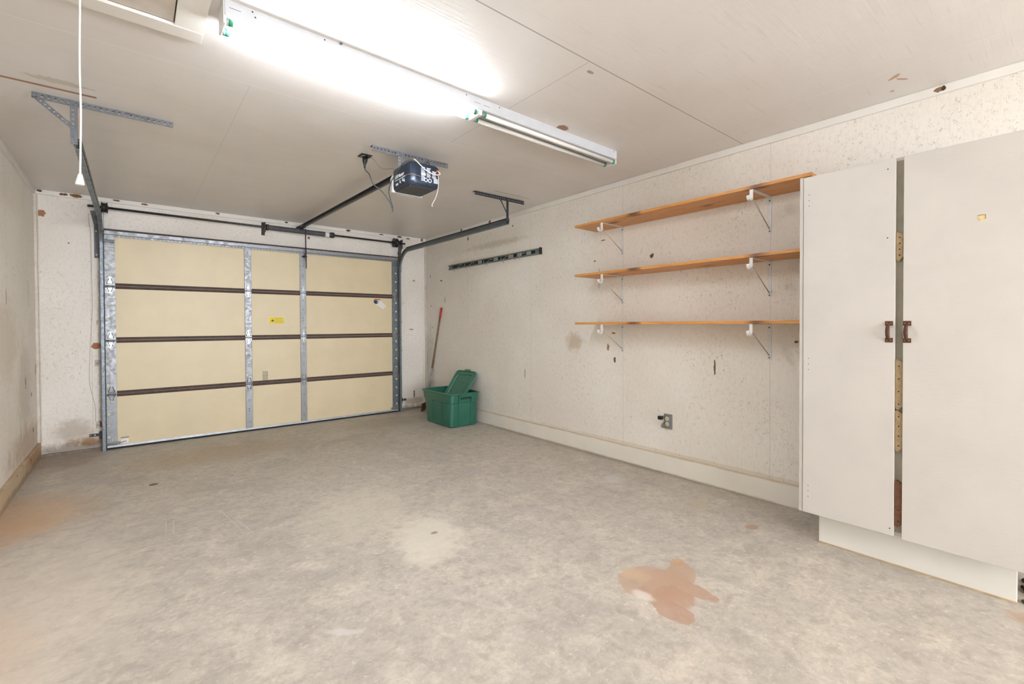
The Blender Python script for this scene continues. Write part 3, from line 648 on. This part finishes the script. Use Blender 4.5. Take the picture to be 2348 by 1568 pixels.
# lettering
def text(body, size, origin, xdir, zdir, mat, parent, name, ext=.0004, bold=.0, shear=0):
    cu = bpy.data.curves.new(name, 'FONT'); cu.body = body; cu.size = size; cu.extrude = ext; cu.offset = bold; cu.shear = shear
    tmp = bpy.data.objects.new(name, cu); COL.objects.link(tmp); bpy.context.view_layer.update()
    me = bpy.data.meshes.new_from_object(tmp.evaluated_get(bpy.context.evaluated_depsgraph_get())); bpy.data.objects.remove(tmp)
    X, Y = Vector(xdir).normalized(), Vector(zdir).normalized(); Zv = X.cross(Y)
    mt = Matrix((X, Y, Zv)).transposed().to_4x4(); mt.translation = Vector(origin)-Vector(parent['_o'])
    me.transform(mt); me.materials.clear(); me.materials.append(M[mat])
    o = bpy.data.objects.new(name, me); COL.objects.link(o); o.parent = parent; o['_o'] = parent['_o']; return o
text('LiftMaster', .036, (x0-.0005, -2.872, 2.278), (0, -1, 0), (0, 0, 1), 'letter', hs, 'lettering', bold=.0006, shear=.2)
text('1265', .022, (x0-.0005, -2.885, 2.226), (0, -1, 0), (0, 0, 1), 'letter', hs, 'lettering', bold=.0004)
q = MB().box(x0-.001, x0+.001, -3.04, -2.875, 2.262, 2.266)
q.build('lettering_underline', 'letter', hs)
q = MB()
for yy, zz in ((-2.955, 2.246), (-2.995, 2.25), (-3.018, 2.243)):
    q.box(x0-.001, x0+.001, yy-.008, yy+.004, zz-.012, zz+.002).box(x0-.001, x0+.001, yy-.004, yy+.002, zz+.004, zz+.010).box(x0-.001, x0+.001, yy-.013, yy-.006, zz-.016, zz-.008)
q.build('printed_figure', 'letter', hs)
q = MB(); yy = y0
for k, (a, b) in enumerate(((-1.752, -1.716), (-1.708, -1.674), (-1.664, -1.628))):
    for i in range(13):
        if k > 0 and i > 8: continue
        if k == 2 and i < 2: continue
        w = random.uniform(.75, 1); q.box(a, a+(b-a)*w, yy-.001, yy+.001, 2.327-i*.0078, 2.3305-i*.0078)
q.box(-1.752, -1.716, yy-.0012, yy+.001, 2.275, 2.290)
for i in range(6): q.box(-1.652, -1.618, yy-.001, yy+.001, 2.262-i*.006, 2.265-i*.006)
q.build('printed_instructions', 'letter', hs)
q = MB()
for xx in (-1.715, -1.683):
    q.tube([(xx, yy-.001, 2.243), (xx, yy+.001, 2.243)], .0145, 16)
q.build('round_pictogram', 'letter', hs)
q = MB()
for xx in (-1.715, -1.683):
    q.tube([(xx, yy-.0018, 2.243), (xx, yy, 2.243)], .0095, 16)
q.tube([(-1.702, yy-.009, 2.207), (-1.702, yy+.001, 2.207)], .005, 10)
q.build('pictogram_center', 'navy', hs)
q = MB().tube([(-1.628, yy-.012, 2.322), (-1.628, yy+.001, 2.322)], .007, 10).tube([(-1.622, yy-.010, 2.305), (-1.622, yy+.001, 2.305)], .005, 10)
q.build('wire_terminal', plain('copper_terminal', 'b5683c', .4, .6), hs)

# cords and wires
q = MB().box(-2.035, -1.955, -2.735, -2.655, H-.006, H-.001); co = q.build('ceiling_outlet', 'black', origin=(-1.99, -2.69, H)); tag(co, 'black open outlet recess in the ceiling left of the door opener', 'outlet')
MB().box(-2.022, -1.998, -2.715, -2.675, H-.009, H-.0065).build('receptacle_face', 'plug_grey', co)
pc = [(-2.000, -2.70, 2.375), (-2.003, -2.73, 2.345), (-2.000, -2.78, 2.31), (-1.989, -2.80, 2.257), (-1.966, -2.80, 2.227), (-1.933, -2.80, 2.211), (-1.892, -2.80, 2.177), (-1.855, -2.80, 2.132), (-1.827, -2.80, 2.088),
      (-1.841, -2.80, 2.138), (-1.862, -2.81, 2.19), (-1.866, -2.84, 2.237), (-1.862, -2.90, 2.29), (-1.852, -2.97, 2.335), (-1.835, -3.03, 2.368), (-1.80, -3.06, 2.372), (-1.78, -3.05, 2.360)]
def smooth(pts, n=6):
    P = [Vector(p) for p in pts]; out = []
    for i in range(len(P)-1):
        a, b, c, d = P[max(i-1, 0)], P[i], P[i+1], P[min(i+2, len(P)-1)]
        for k in range(n):
            t = k/n; out.append(.5*((2*b)+(c-a)*t+(2*a-5*b+4*c-d)*t*t+(3*b-a-3*c+d)*t**3))
    return out+[P[-1]]
cdt = thing('power_cord', 'grey power cord looping down from the ceiling outlet to the opener', 'power cord', (-2.0, -2.70, H-.01))
MB().tube(smooth(pc), .0038, 8).build('cord', 'cord_grey', cdt)
MB().tube([(-1.992, -2.69, H-.009), (-1.994, -2.69, H-.04), (-1.999, -2.698, H-.07), (-2.0, -2.70, H-.098)], [.02, .018, .009, .0045], 12).build('plug', 'black', cdt)
MB().tube([(-1.832, -2.802, 2.098), (-1.826, -2.80, 2.06)], [.007, .003], 8).build('cord_tie', 'cord_grey', cdt)
q = MB().tube(smooth([(-1.962, -2.70, H-.007), (-1.945, -2.74, 2.437), (-1.905, -2.75, 2.392), (-1.867, -2.76, 2.378), (-1.84, -2.82, 2.37), (-1.80, -2.84, 2.364)]), .0013, 6)
tag(q.build('bell_wire', 'wire_brown', origin=(-1.96, -2.70, H)), 'thin brown wire sagging from the ceiling outlet to the opener', 'wire')
q = MB().tube(smooth([(-1.85, -3.00, 2.262), (-1.853, -3.04, 2.262), (-1.83, -3.11, 2.262), (-1.79, -3.118, 2.258), (-1.752, -3.112, 2.257)]), .0012, 6)
tag(q.build('bell_wire', 'wire_red', origin=(-1.80, -3.1, 2.26)), 'thin pinkish wire across the front of the opener housing', 'wire')
q = MB().tube(smooth([(-1.792, -3.06, 2.375), (-1.80, -3.10, 2.372), (-1.765, -3.125, 2.33), (-1.715, -3.13, 2.298), (-1.665, -3.13, 2.287), (-1.625, -3.13, 2.290), (-1.612, -3.128, 2.303), (-1.628, -3.122, 2.318)]), .0033, 7)
tag(q.build('bell_wire', 'wire_white', origin=(-1.7, -3.12, 2.3)), 'cream wire drooping over the instruction side of the opener', 'wire')
q = MB().tube(smooth([(-1.620, -3.108, 2.30), (-1.622, -3.122, 2.257), (-1.625, -3.118, 2.186), (-1.646, -3.12, 2.123), (-1.676, -3.12, 2.068), (-1.668, -3.12, 2.060)]), .0018, 6)
tag(q.build('antenna_wire', 'wire_white', origin=(-1.62, -3.1, 2.3)), 'white antenna wire hanging below the opener', 'wire')
q = MB().tube(smooth([(-1.70, -3.05, 2.362), (-1.69, -3.06, 2.385), (-1.65, -3.04, 2.385), (-1.632, -2.96, 2.372), (-1.63, -2.93, 2.40)]), .003, 6)
tag(q.build('bell_wire', 'black', origin=(-1.66, -3.0, 2.37)), 'black wire curling over the top of the opener', 'wire')

# ------------------------------------------------------------------ strip light
FA = math.atan2(.039, 2.435)
fl = bpy.data.objects.new('fluorescent_light', None); COL.objects.link(fl); fl['_o'] = (0, 0, 0)
tag(fl, 'long white ceiling strip light, left pair of tubes lit and right pair dark', 'ceiling light')
fl.location = (-1.83, -3.881, H); fl.rotation_euler = (0, 0, FA)
LH = 1.225
q = MB().prism([(-.062, 0), (-.062, -.056), (-.058, -.060), (-.020, -.063), (.020, -.063), (.058, -.060), (.062, -.056), (.062, 0)], 'x', -LH, LH)
fb = q.build('fixture_body', 'fixture', fl, bevel=.0015)
q = MB()
for xx in (-1.13, -1.12, -.85, -.10, .13, 1.19): screw(q, (xx, -.062, -.012 if xx != -1.12 else -.030), '-y', .0035, .0006)
for xx in (-.05, .015): q.box(xx, xx+.045, -.0625, -.0618, -.034, -.0325)
q.box(-1.21, -1.17, -.0625, -.0618, -.030, -.0285)
q.tube([(-.78, -.062, -.001), (-.78, -.070, -.004)], .006, 8)
q.build('punched_hole', 'dark_steel', fb)
q = MB()
for xx in (-LH, -.012, LH):
    q.box(xx-.004 if xx != -.012 else xx, xx+.004 if xx != -.012 else xx+.024, -.055, .051, -.090, -.002)
q.build('lampholder', 'white_paint', fl, bevel=.002)
for side, (a, b) in (('on', (-LH+.008, -.020)), ('off', (.020, LH-.008))):
    for yy in (-.041, .037):
        ends = 'tube_on' if side == 'on' else 'tube_off'
        o = MB().tube([(a+.022, yy, -.0765), (b-.022, yy, -.0765)], .0128, 20).build('tube', ends, fl)
        for e0, e1 in ((a, a+.006), (b-.006, b)):
            MB().tube([(e0, yy, -.0765), (e1, yy, -.0765)], .0135, 18).build('tube_cap', 'silver', o)
        for e0, e1 in ((a+.006, a+.0225), (b-.0225, b-.006)):
            MB().tube([(e0, yy, -.0765), (e1, yy, -.0765)], .0134, 18).build('tube_band', 'green_cap', o)

# ------------------------------------------------------------------ attic hatch and its pull cord
ah = thing('attic_hatch', 'painted attic hatch with board frame in the ceiling beside the strip light', 'attic hatch', (-3.46, -4.3, H))
q = MB().box(-3.86, -3.095, -3.683, -3.600, H-.022, H-.0005); q.build('frame_board', trim_mat('brushed_white_board', 'e0d9d0'), ah, bevel=.002)
q = MB().box(-3.194, -3.095, -5.06, -3.684, H-.020, H-.0005); q.build('frame_board', 'cab_trim' if 'cab_trim' in M else 'crown', ah, bevel=.002)
q = MB().box(-3.86, -3.76, -5.06, -3.684, H-.020, H-.0005); q.build('frame_board', 'crown', ah, bevel=.002)
q = MB().box(-3.76, -3.194, -5.06, -4.97, H-.020, H-.0005); q.build('frame_board', 'crown', ah, bevel=.002)
q = MB().box(-3.757, -3.198, -4.966, -3.688, H-.010, H-.0005); q.build('hatch_panel', plain('painted_hatch_panel', 'cfc4b8', .5, 0, .06), ah)
MB().box(-3.198, -3.1945, -4.966, -3.688, H-.0095, H-.006).box(-3.757, -3.198, -3.688, -3.6845, H-.0095, H-.006).build('panel_gap', 'hole', ah)
pcx, pcy = -3.467, -4.0
pl = thing('pull_cord', 'white pull cord with bell-shaped end hanging from the attic hatch', 'pull cord', (pcx, pcy, H-.01))
pts = smooth([(pcx+.008, pcy, H-.011), (pcx+.006, pcy, 2.25), (pcx+.003, pcy, 2.05), (pcx+.004, pcy, 1.9), (pcx, pcy, 1.70)])
MB().tube(pts, .0026, 8).build('string', 'cord_white', pl)
MB().tube([(pcx, pcy, 1.703), (pcx, pcy, 1.697), (pcx-.0005, pcy, 1.680), (pcx-.001, pcy, 1.670), (pcx-.001, pcy, 1.667), (pcx-.001, pcy, 1.665)], [.003, .006, .0095, .0115, .0115, .009], 16).build('bell_end', 'white_paint', pl)

# ------------------------------------------------------------------ shelves and brackets
ZS = (2.065, 1.632, 1.208)
for z, lb in zip(ZS, ('topmost orange pine wall shelf, left of the white cabinet', 'middle orange pine wall shelf, left of the white cabinet', 'lowest orange pine wall shelf, seen edge-on at eye level')):
    q = MB().box(-.30, -.001, -5.075 if z > 2 else -5.082, -3.225, z, z+.020)
    tag(q.build('wall_shelf', 'pine', origin=(0, -4.0, z), bevel=.0015), lb, 'shelf', 'three pine shelves')
def make_bracket(y, z):
    t = thing('shelf_bracket', None, 'shelf bracket', (0, y, z), 'white shelf brackets with rod hooks')
    z -= .0005
    q = MB().box(-.004, -.0005, y-.0125, y+.0125, z-.245, z).build('wall_leg', 'bracket', t, bevel=.0008)
    s_ = MB()
    for zz in (-.025, -.23): screw(s_, (-.004, y, z+zz), '-x', .0045, .001)
    s_.build('screw', 'hole', q)
    q = MB().box(-.285, -.004, y-.0125, y+.0125, z-.003, z).build('shelf_arm', 'bracket', t, bevel=.0008)
    q = MB().tube([(-.270, y, z-.052), (-.006, y, z-.215)], .0035, 6).build('diagonal_brace', plain('grey_white_brace', 'b9b2a8', .45) if 'brace' not in M else 'brace', t)
    M['brace'] = q.data.materials[0]
    # front plate turning into a J shaped rod hook
    w = .0105; path = [(-.284, z), (-.284, z-.050)]
    for i in range(0, 11):
        a = R(0-i*20); path.append((-.306+.022*math.cos(a), z-.052+.022*math.sin(a)))
    rings = []
    for i, p in enumerate(path):
        p = Vector(p); a = Vector(path[max(0, i-1)]); b = Vector(path[min(len(path)-1, i+1)]); d = (b-a).normalized(); n = Vector((-d.y, d.x))*.003
        rings.append([(p.x+n.x, y-w, p.y+n.y), (p.x+n.x, y+w, p.y+n.y), (p.x-n.x, y+w, p.y-n.y), (p.x-n.x, y-w, p.y-n.y)])
    o = MB().ring_stack(rings).build('rod_hook', 'white_paint', t, bevel=.001)
    for f in o.data.polygons: f.use_smooth = False
    return t
br = make_bracket(-3.517, ZS[0]); first = True
for z, nm in zip(ZS, ('topmost', 'middle', 'lowest')):
    for y, sd_ in ((-3.517, 'left bracket under the '+nm+' pine shelf, white with rod hook'), (-4.733, 'right bracket under the '+nm+' pine shelf, white, nearer the cabinet')):
        o = br if first else copy_tree(br)
        first = False; o.location = (0, y, z); o['label'] = sd_

# ------------------------------------------------------------------ tool holder rail
tr = thing('tool_holder_rail', 'dark wall-mounted tool holder rail with spring hooks on the right wall', 'tool rack', (0, -1.56, 1.985))
ya, yb, za, zb_ = -.658, -2.472, 1.958, 2.012
# small drop of the rail towards the cabinet
MB().box(-.008, -.0005, yb, ya, za, zb_).build('back_channel', 'rail_dark', tr)
MB().box(-.026, -.0005, yb, ya, zb_-.003, zb_+.004).box(-.026, -.020, yb, ya, zb_-.010, zb_-.003).build('upper_lip', 'rail_lip', tr)
MB().box(-.026, -.0005, yb, ya, za-.004, za+.003).box(-.026, -.020, yb, ya, za+.003, za+.010).build('lower_lip', 'rail_lip', tr)
for yy in (ya-.03, yb+.05):
    MB().box(-.020, -.008, yy-.035, yy+.025, za+.003, zb_-.003).build('end_bracket', 'rail_lip', tr)
MB().box(-.034, -.0005, yb-.012, yb-.001, za-.008, zb_+.010).build('end_cap', 'black', tr, bevel=.002)
for yy in (-1.38, -1.70, -1.98, -2.13, -2.29):
    q = MB().box(-.026, -.008, yy-.030, yy+.030, za+.003, zb_-.003).build('holder_clip', 'hook_clip', tr, bevel=.002)
for i, yy in enumerate((-.80, -.95, -1.08, -1.22, -1.50, -1.60, -1.84, -1.91, -2.06, -2.20)):
    s_ = 1 if i % 2 else -1
    q = MB().tube(smooth([(-.012, yy-.035*s_, za+.030), (-.030, yy-.02*s_, za+.034), (-.045, yy, za+.022), (-.060, yy+.012*s_, za-.002), (-.050, yy+.03*s_, za-.022), (-.034, yy+.035*s_, za-.030)]), .0028, 6)
    q.build('spring_hook', 'hook_clip', tr)

# ------------------------------------------------------------------ cabinet
cb = thing('storage_cabinet', 'tall white built-in storage cabinet with two doors on a recessed plinth', 'cabinet', (-.26, -5.52, 0))
CX = -.502
q = MB().box(CX-.014, -.001, -5.106, -5.09, .180, 2.0).box(CX+.004, -.001, -5.96, -5.944, .180, 2.0)
q.box(CX+.004, -.001, -5.944, -5.106, 1.984, 2.0).box(CX+.004, -.001, -5.944, -5.106, .180, .196).box(-.012, -.001, -5.944, -5.106, .196, 1.984)
q.build('carcass', 'cab', cb)
MB().box(CX+.004, CX+.022, -5.560, -5.475, .196, 1.984).box(CX+.0035, CX+.004, -5.540, -5.49, 1.95, 1.984).build('center_stile', 'post', cb)
def door(y0_, y1_, z0_, z1_, hy, name='cabinet_door'):
    d = MB().box(CX-.018, CX, y0_, y1_, z0_, z1_).build(name, 'cab', cb, bevel=.0015)
    xf = CX-.018
    p = MB().box(xf-.003, xf, hy-.015, hy+.015, 1.196, 1.218).box(xf-.003, xf, hy-.015, hy+.015, 1.115, 1.137)
    hp = p.build('handle_plate', 'rust_plate', d, bevel=.001)
    prof = []
    pts = smooth([(xf-.003, hy, 1.205), (xf-.018, hy, 1.200), (xf-.030, hy, 1.185), (xf-.033, hy, 1.167), (xf-.030, hy, 1.149), (xf-.018, hy, 1.134), (xf-.003, hy, 1.128)], 4)
    rings = []
    for i, q_ in enumerate(pts):
        a = pts[max(0, i-1)]; b = pts[min(len(pts)-1, i+1)]; t_ = (b-a).normalized(); n = Vector((t_.z, 0, -t_.x)).normalized()*.0028
        w = .0045+.0035*math.sin(math.pi*i/(len(pts)-1))
        rings.append([q_+n+Vector((0, w, 0)), q_+n-Vector((0, w, 0)), q_-n-Vector((0, w, 0)), q_-n+Vector((0, w, 0))])
    o = MB().ring_stack(rings).build('door_handle', 'rust_plate', d); o['label'] = 'rusty brown pull handle'
    s_ = MB()
    for zz in (1.207, 1.126):
        for dy in (-.007, .007): screw(s_, (xf-.003, hy+dy, zz), '-x', .003, .001)
    s_.build('screw', plain('brass_screw', 'b98a4c', .4, .5), hp)
    return d
dl_ = door(-5.500, -5.1085, .181, 1.996, -5.478)
dr_ = door(-5.942, -5.530, .176, 1.996, -5.5455)
dl_['label'] = 'narrower left cabinet door'
q = MB()
for zz in (1.90, 1.87, 1.84, 1.02, .99, .96, .33, .30, .27): screw(q, (CX-.018, -5.135, zz), '-x', .0022, .0005)
for zz, yy in ((.215, -5.485), (1.95, -5.47), (1.62, -5.47)): screw(q, (CX-.018, yy, zz), '-x', .003, .0005)
q.build('nail_hole', 'hole', dl_)
# hinge mortises showing in the gap
for z0_, z1_, mt in ((1.512, 1.642, 'chip'), (.80, 1.035, 'chip'), (.60, .79, 'chip'), (.235, .452, 'chip_rust')):
    yq = -5.531
    q = MB().prism([(-5.5015, z0_), (-5.5015, z1_-.004), (-5.508, z1_), (yq, z1_-.014), (yq, z0_+.014), (-5.512, z0_-.01)], 'x', CX-.012, CX+.004)
    o = q.build('hinge_mortise', mt, cb)
    s_ = MB()
    for i in range(4 if mt == 'chip' else 2): screw(s_, (CX-.012, -5.515, z0_+.02+i*(z1_-z0_-.04)/3.2), '-x', .0032, .0006)
    s_.build('screw_hole', 'hole', o)
q = MB().prism([(-5.778, 1.668), (-5.800, 1.672), (-5.802, 1.652), (-5.786, 1.644), (-5.779, 1.650)], 'x', CX-.0188, CX-.018); tp_ = q.build('tape_remnant', 'tape', dr_); tp_['label'] = 'scrap of yellowed masking tape'
q = MB().box(CX-.0194, CX-.0188, -5.8005, -5.7775, 1.6695, 1.6715).box(CX-.0194, CX-.0188, -5.8025, -5.8005, 1.652, 1.671); q.build('tape_edge', 'tape_edge', tp_)
MB().box(-.417, -.395, -5.898, -5.156, .001, .176).box(-.395, -.001, -5.172, -5.156, .001, .176).build('plinth', 'plinth', cb, bevel=.0015)
MB().box(-.425, -.4175, -5.898, -5.156, .0005, .006).build('shoe_strip', plain('tan_grimy_strip', 'c3a684', .7), cb)
# debris beneath the cabinet end
q = MB()
for i in range(60):
    x, y, r = random.uniform(-.40, -.10), random.uniform(-6.12, -5.91), random.uniform(.006, .02)
    q.tube([(x-r, y, r*.5+.001), (x, y+r*.3, r*.6+.001), (x+r, y+r*.5, r*.5+.001)], [r*.3, r*.6, r*.25], 6)
o = tag(q.build('dry_debris', 'dirt_brown', origin=(-.25, -6.0, 0)), 'brown leafy debris on the floor under the cabinet end', 'debris'); o['kind'] = 'stuff'

# ------------------------------------------------------------------ wall outlet
ou = thing('wall_outlet', 'grey metal duplex outlet low on the right wall below the shelves', 'outlet', (0, -3.965, .42))
MB().box(-.012, -.0005, -4.004, -3.934, .362, .481).build('cover_plate', 'plate_grey', ou, bevel=.002)
for zz in (.445, .400):
    r_ = MB().tube([(-.012, -3.964, zz), (-.016, -3.964, zz)], .0165, 18).build('receptacle', 'ivory', ou)
    s_ = MB().box(-.0168, -.0158, -3.971, -3.969, zz-.004, zz+.006).box(-.0168, -.0158, -3.960, -3.958, zz-.004, zz+.006).tube([(-.0158, -3.9645, zz-.009), (-.0168, -3.9645, zz-.009)], .0025, 8)
    s_.build('slot', 'hole', r_)
q = MB().tube([(-.012, -3.932, .452), (-.045, -3.932, .450)], .014, 14); q = q.build('night_light_base', 'plug_grey', ou)
MB().box(-.075, -.045, -3.948, -3.916, .440, .468).build('black_block', 'black', q, bevel=.002)
MB().prism([(-.012, .412), (-.050, .402), (-.058, .385), (-.046, .372), (-.012, .366)], 'y', -3.950, -3.934).build('plug_body', 'plug_grey', ou, bevel=.002)

# ------------------------------------------------------------------ track brackets low on the back wall
def low_bracket(x, out, label):
    t = thing('sensor_bracket', label, 'sensor bracket', (x, -.02, .15), 'low brackets beside the garage door')
    q = MB(); q.perf((x, -.012, .140), (out, 0, 0), (0, 0, 1), (0, -1, 0), [(.03, (.015, .014, .005)), (.03, (.015, .014, .007)), (.025, None)], .028, .003); q.build('perforated_arm', 'sensor', t)
    q = MB().box(min(x-out*.012, x+out*.012), max(x-out*.012, x+out*.012), -.045, -.006, .118, .188); q.box(min(x-out*.03, x), max(x-out*.03, x), -.048, -.040, .178, .188).box(min(x-out*.03, x), max(x-out*.03, x), -.048, -.040, .118, .128)
    q.build('clamp', 'black_metal', t, bevel=.002)
    screw(q2 := MB(), (x+out*.075, -.015, .154), '-y', .006, .003); q2.build('bolt', 'galv', t); return t
low_bracket(-3.592, -1, 'dark green perforated bracket low on the wall left of the garage door')
low_bracket(-.425, 1, 'black perforated bracket low on the wall right of the garage door')
for z0_, lb in ((.855, 'small painted wire clip box left of the door, upper of two'), (.250, 'small painted wire clip box left of the door, just above the dark bracket')):
    t = MB().box(-3.628, -3.600, -.016, -.0005, z0_-.03, z0_+.03).build('clip_box', 'sensor_box', origin=(-3.614, 0, z0_), bevel=.003); tag(t, lb, 'clip box')
    MB().box(-3.622, -3.606, -.0175, -.016, z0_-.006, z0_+.001).build('slot', 'grey_ink', t)
q = MB().tube(smooth([(-3.659, -.003, 2.30), (-3.659, -.003, 2.22), (-3.645, -.003, 2.10), (-3.643, -.003, 1.802), (-3.642, -.003, 1.38), (-3.656, -.003, 1.126), (-3.671, -.003, .704), (-3.650, -.003, .533), (-3.632, -.003, .425), (-3.630, -.003, .284)]), .0018, 6)
tag(q.build('bell_wire', plain('painted_over_wire', 'b9ab9a', .6), origin=(-3.65, 0, 1.3)), 'thin painted wire running down the wall left of the garage door', 'wire')

# ------------------------------------------------------------------ long handled tool
pt, pb = Vector((-.022, -.462, 1.447)), Vector((-.155, -.243, .02))
tl = thing('garden_tool', 'long worn wooden tool handle with red grip leaning in the corner behind the tote', 'garden tool', tuple(pb))
L_ = lambda f: pt.lerp(pb, f)
MB().tube([L_(-.004), L_(0), L_(.09), L_(.105)], [.009, .015, .015, .014], 14).build('grip', 'red_grip', tl)
MB().tube([L_(.100), L_(.45), L_(.60)], [.013, .0145, .0145], 12).build('handle', 'pole_wood', tl)
q = MB().tube([L_(.59), L_(.63), L_(.635), L_(.72), L_(.725), L_(.785)], [.0155, .0165, .0155, .0165, .0155, .016], 12); q.build('tape_wrap', 'pole_tape', tl)
MB().tube([L_(.78), L_(.97)], [.0155, .016], 12).build('lower_handle', 'pole_brown', tl)
q = MB(); base = L_(.96); q.tube([base, base+Vector((-.03, -.03, -.02))], .014, 8)
q._q([base+Vector(v) for v in ((-.01, .01, .05), (-.13, -.10, .05), (-.155, -.12, -.055), (-.02, -.0, -.06), (-.005, .004, .05), (-.125, -.106, .05), (-.15, -.126, -.055), (-.015, -.006, -.06))],
     [(0, 1, 2, 3), (7, 6, 5, 4), (0, 4, 5, 1), (1, 5, 6, 2), (2, 6, 7, 3), (3, 7, 4, 0)]); q.build('blade', 'blade', tl)

# ------------------------------------------------------------------ tote and lid
tt = thing('storage_tote', 'open green plastic storage tote on the floor in the far right corner', 'storage tote', (-.31, -1.15, 0))
def rp(x0, x1, y0, y1, r, n=6): return rr_poly(x0, x1, y0, y1, (r, r, r, r), n)
tx0, tx1, ty0, ty1 = -.512, -.088, -1.475, -.765     # at the rim
bx0, bx1, by0, by1 = -.490, -.112, -1.440, -.870     # at the foot
def lerp_rect(f, off=0, r=.04): return rp(bx0+(tx0+.018-bx0)*f-off, bx1+(tx1-.018-bx1)*f+off, by0+(ty0+.018-by0)*f-off, by1+(ty1-.018-by1)*f+off, r)
q = MB()
lev = [(0, .001, -.012, .03), (.03, .014, 0, .035), (.70, .285, 0, .04), (.72, .292, .008, .045), (1.0, .385, .010, .05)]
rings = [[(p[0], p[1], z) for p in lerp_rect(f, o_, r_)] for f, z, o_, r_ in lev]
# rolled rim
rings += [[(p[0], p[1], z) for p in rp(tx0-d_, tx1+d_, ty0-d_, ty1+d_, .055)] for d_, z in ((0, .386), (.004, .390), (.004, .400), (-.002, .403), (-.014, .402))]
inner = [[(p[0], p[1], z) for p in lerp_rect(f, o_-.004, r_)] for f, z, o_, r_ in lev[::-1]]
inner[-1] = [(p[0], p[1], .006) for p in lerp_rect(0, -.016, .03)]
q.ring_stack(rings+inner)
body = q.build('tote_body', 'tote', tt); e = body.modifiers.new('edge', 'EDGE_SPLIT'); e.split_angle = R(35)
# vertical ribs on the sides
q = MB()
for yy in (-1.29, -1.02):
    q.prism([(0, yy-.004), (0, yy+.004)], 'z', 0, 0) if False else None
    for k in (0,): 
        q._q([(-.4935, yy-.005, .02), (-.4935, yy+.005, .02), (-.505, yy+.005, .285), (-.505, yy-.005, .285), (-.485, yy-.005, .02), (-.485, yy+.005, .02), (-.495, yy+.005, .285), (-.495, yy-.005, .285)],
             [(0, 1, 2, 3), (7, 6, 5, 4), (0, 4, 5, 1), (1, 5, 6, 2), (2, 6, 7, 3), (3, 7, 4, 0)])
for xx in (-.385, -.215):
    q._q([(xx-.005, -1.4435, .02), (xx+.005, -1.4435, .02), (xx+.005, -1.462, .36), (xx-.005, -1.462, .36), (xx-.005, -1.434, .02), (xx+.005, -1.434, .02), (xx+.005, -1.45, .36), (xx-.005, -1.45, .36)],
         [(0, 1, 2, 3), (7, 6, 5, 4), (0, 4, 5, 1), (1, 5, 6, 2), (2, 6, 7, 3), (3, 7, 4, 0)])
q.build('side_rib', 'tote', tt)
# handle grip on the near end: a dark green block painted as the shaded recess, and a grip lip
q = MB().box(-.385, -.215, -1.4895, -1.470, .372, .404); q.box(-.385, -.215, -1.4895, -1.482, .355, .375)
q.build('carry_handle', 'tote', tt, bevel=.004)
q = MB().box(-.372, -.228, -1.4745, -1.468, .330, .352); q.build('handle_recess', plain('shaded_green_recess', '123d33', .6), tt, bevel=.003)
q = MB().box(-.395, -.380, -1.482, -1.462, .29, .385).box(-.220, -.205, -1.482, -1.462, .29, .385); q.build('handle_cheek', 'tote', tt, bevel=.004)
q = MB().box(-.385, -.215, -.758, -.745, .372, .404); q.build('carry_handle', 'tote', tt, bevel=.004)
# the lid stands inside, leaning on the wall
ld = bpy.data.objects.new('tote_lid', None); COL.objects.link(ld); ld['_o'] = (0, 0, 0)
tag(ld, 'green tote lid standing inside the tote and leaning on the wall', 'lid')
low = Vector((-.455, -1.14, .022)); top = Vector((-.040, -1.125, .618)); A = (top-low).normalized(); B = Vector((0, -1, 0)); B = (B-A*B.dot(A)).normalized(); Cn = A.cross(B)
mt = Matrix((A, B, Cn)).transposed().to_4x4(); mt.translation = low; ld.matrix_world = mt
LL, LW = (top-low).length, .45
sgn_ = 1 if Cn.x < 0 else -1       # +sgn_ side faces the room
def lp(i, r): return rp(i, LL-i, -LW/2+i, LW/2-i, r)
q = MB(); zt_ = lambda v: v*sgn_
rings = [[(p[0], p[1], zt_(z)) for p in lp(i, r)] for i, r, z in ((.010, .05, -.012), (0, .055, -.010), (0, .055, .012), (.006, .05, .014), (.010, .045, .012), (.012, .045, .001), (.035, .04, .001), (.040, .04, .008), (.050, .035, .008), (.058, .03, -.004), (.12, .02, -.004))]
q.ring_stack(rings); lo_ = q.build('lid_panel', 'lid', ld); e = lo_.modifiers.new('edge', 'EDGE_SPLIT'); e.split_angle = R(35)
q = MB()
for u0, u1, v0, v1 in ((.16, LL-.16, -.125, -.121), (.16, LL-.16, .121, .125), (.16, .164, -.125, .125), (LL-.164, LL-.16, -.125, .125), (.30, .304, -.12, .12)):
    a_, b_ = sorted((zt_(-.004), zt_(-.001))); q.box(u0, u1, v0, v1, a_, b_)
q.build('lid_rib', 'lid', ld)
a_, b_ = sorted((zt_(-.012), zt_(.013)))
MB().box(LL-.004, LL+.022, -.055, .055, a_, b_).build('lid_tab', 'lid', ld, bevel=.005)
# ------------------------------------------------------------------ tidy helper data
for o in bpy.data.objects:
    if '_o' in o: del o['_o']
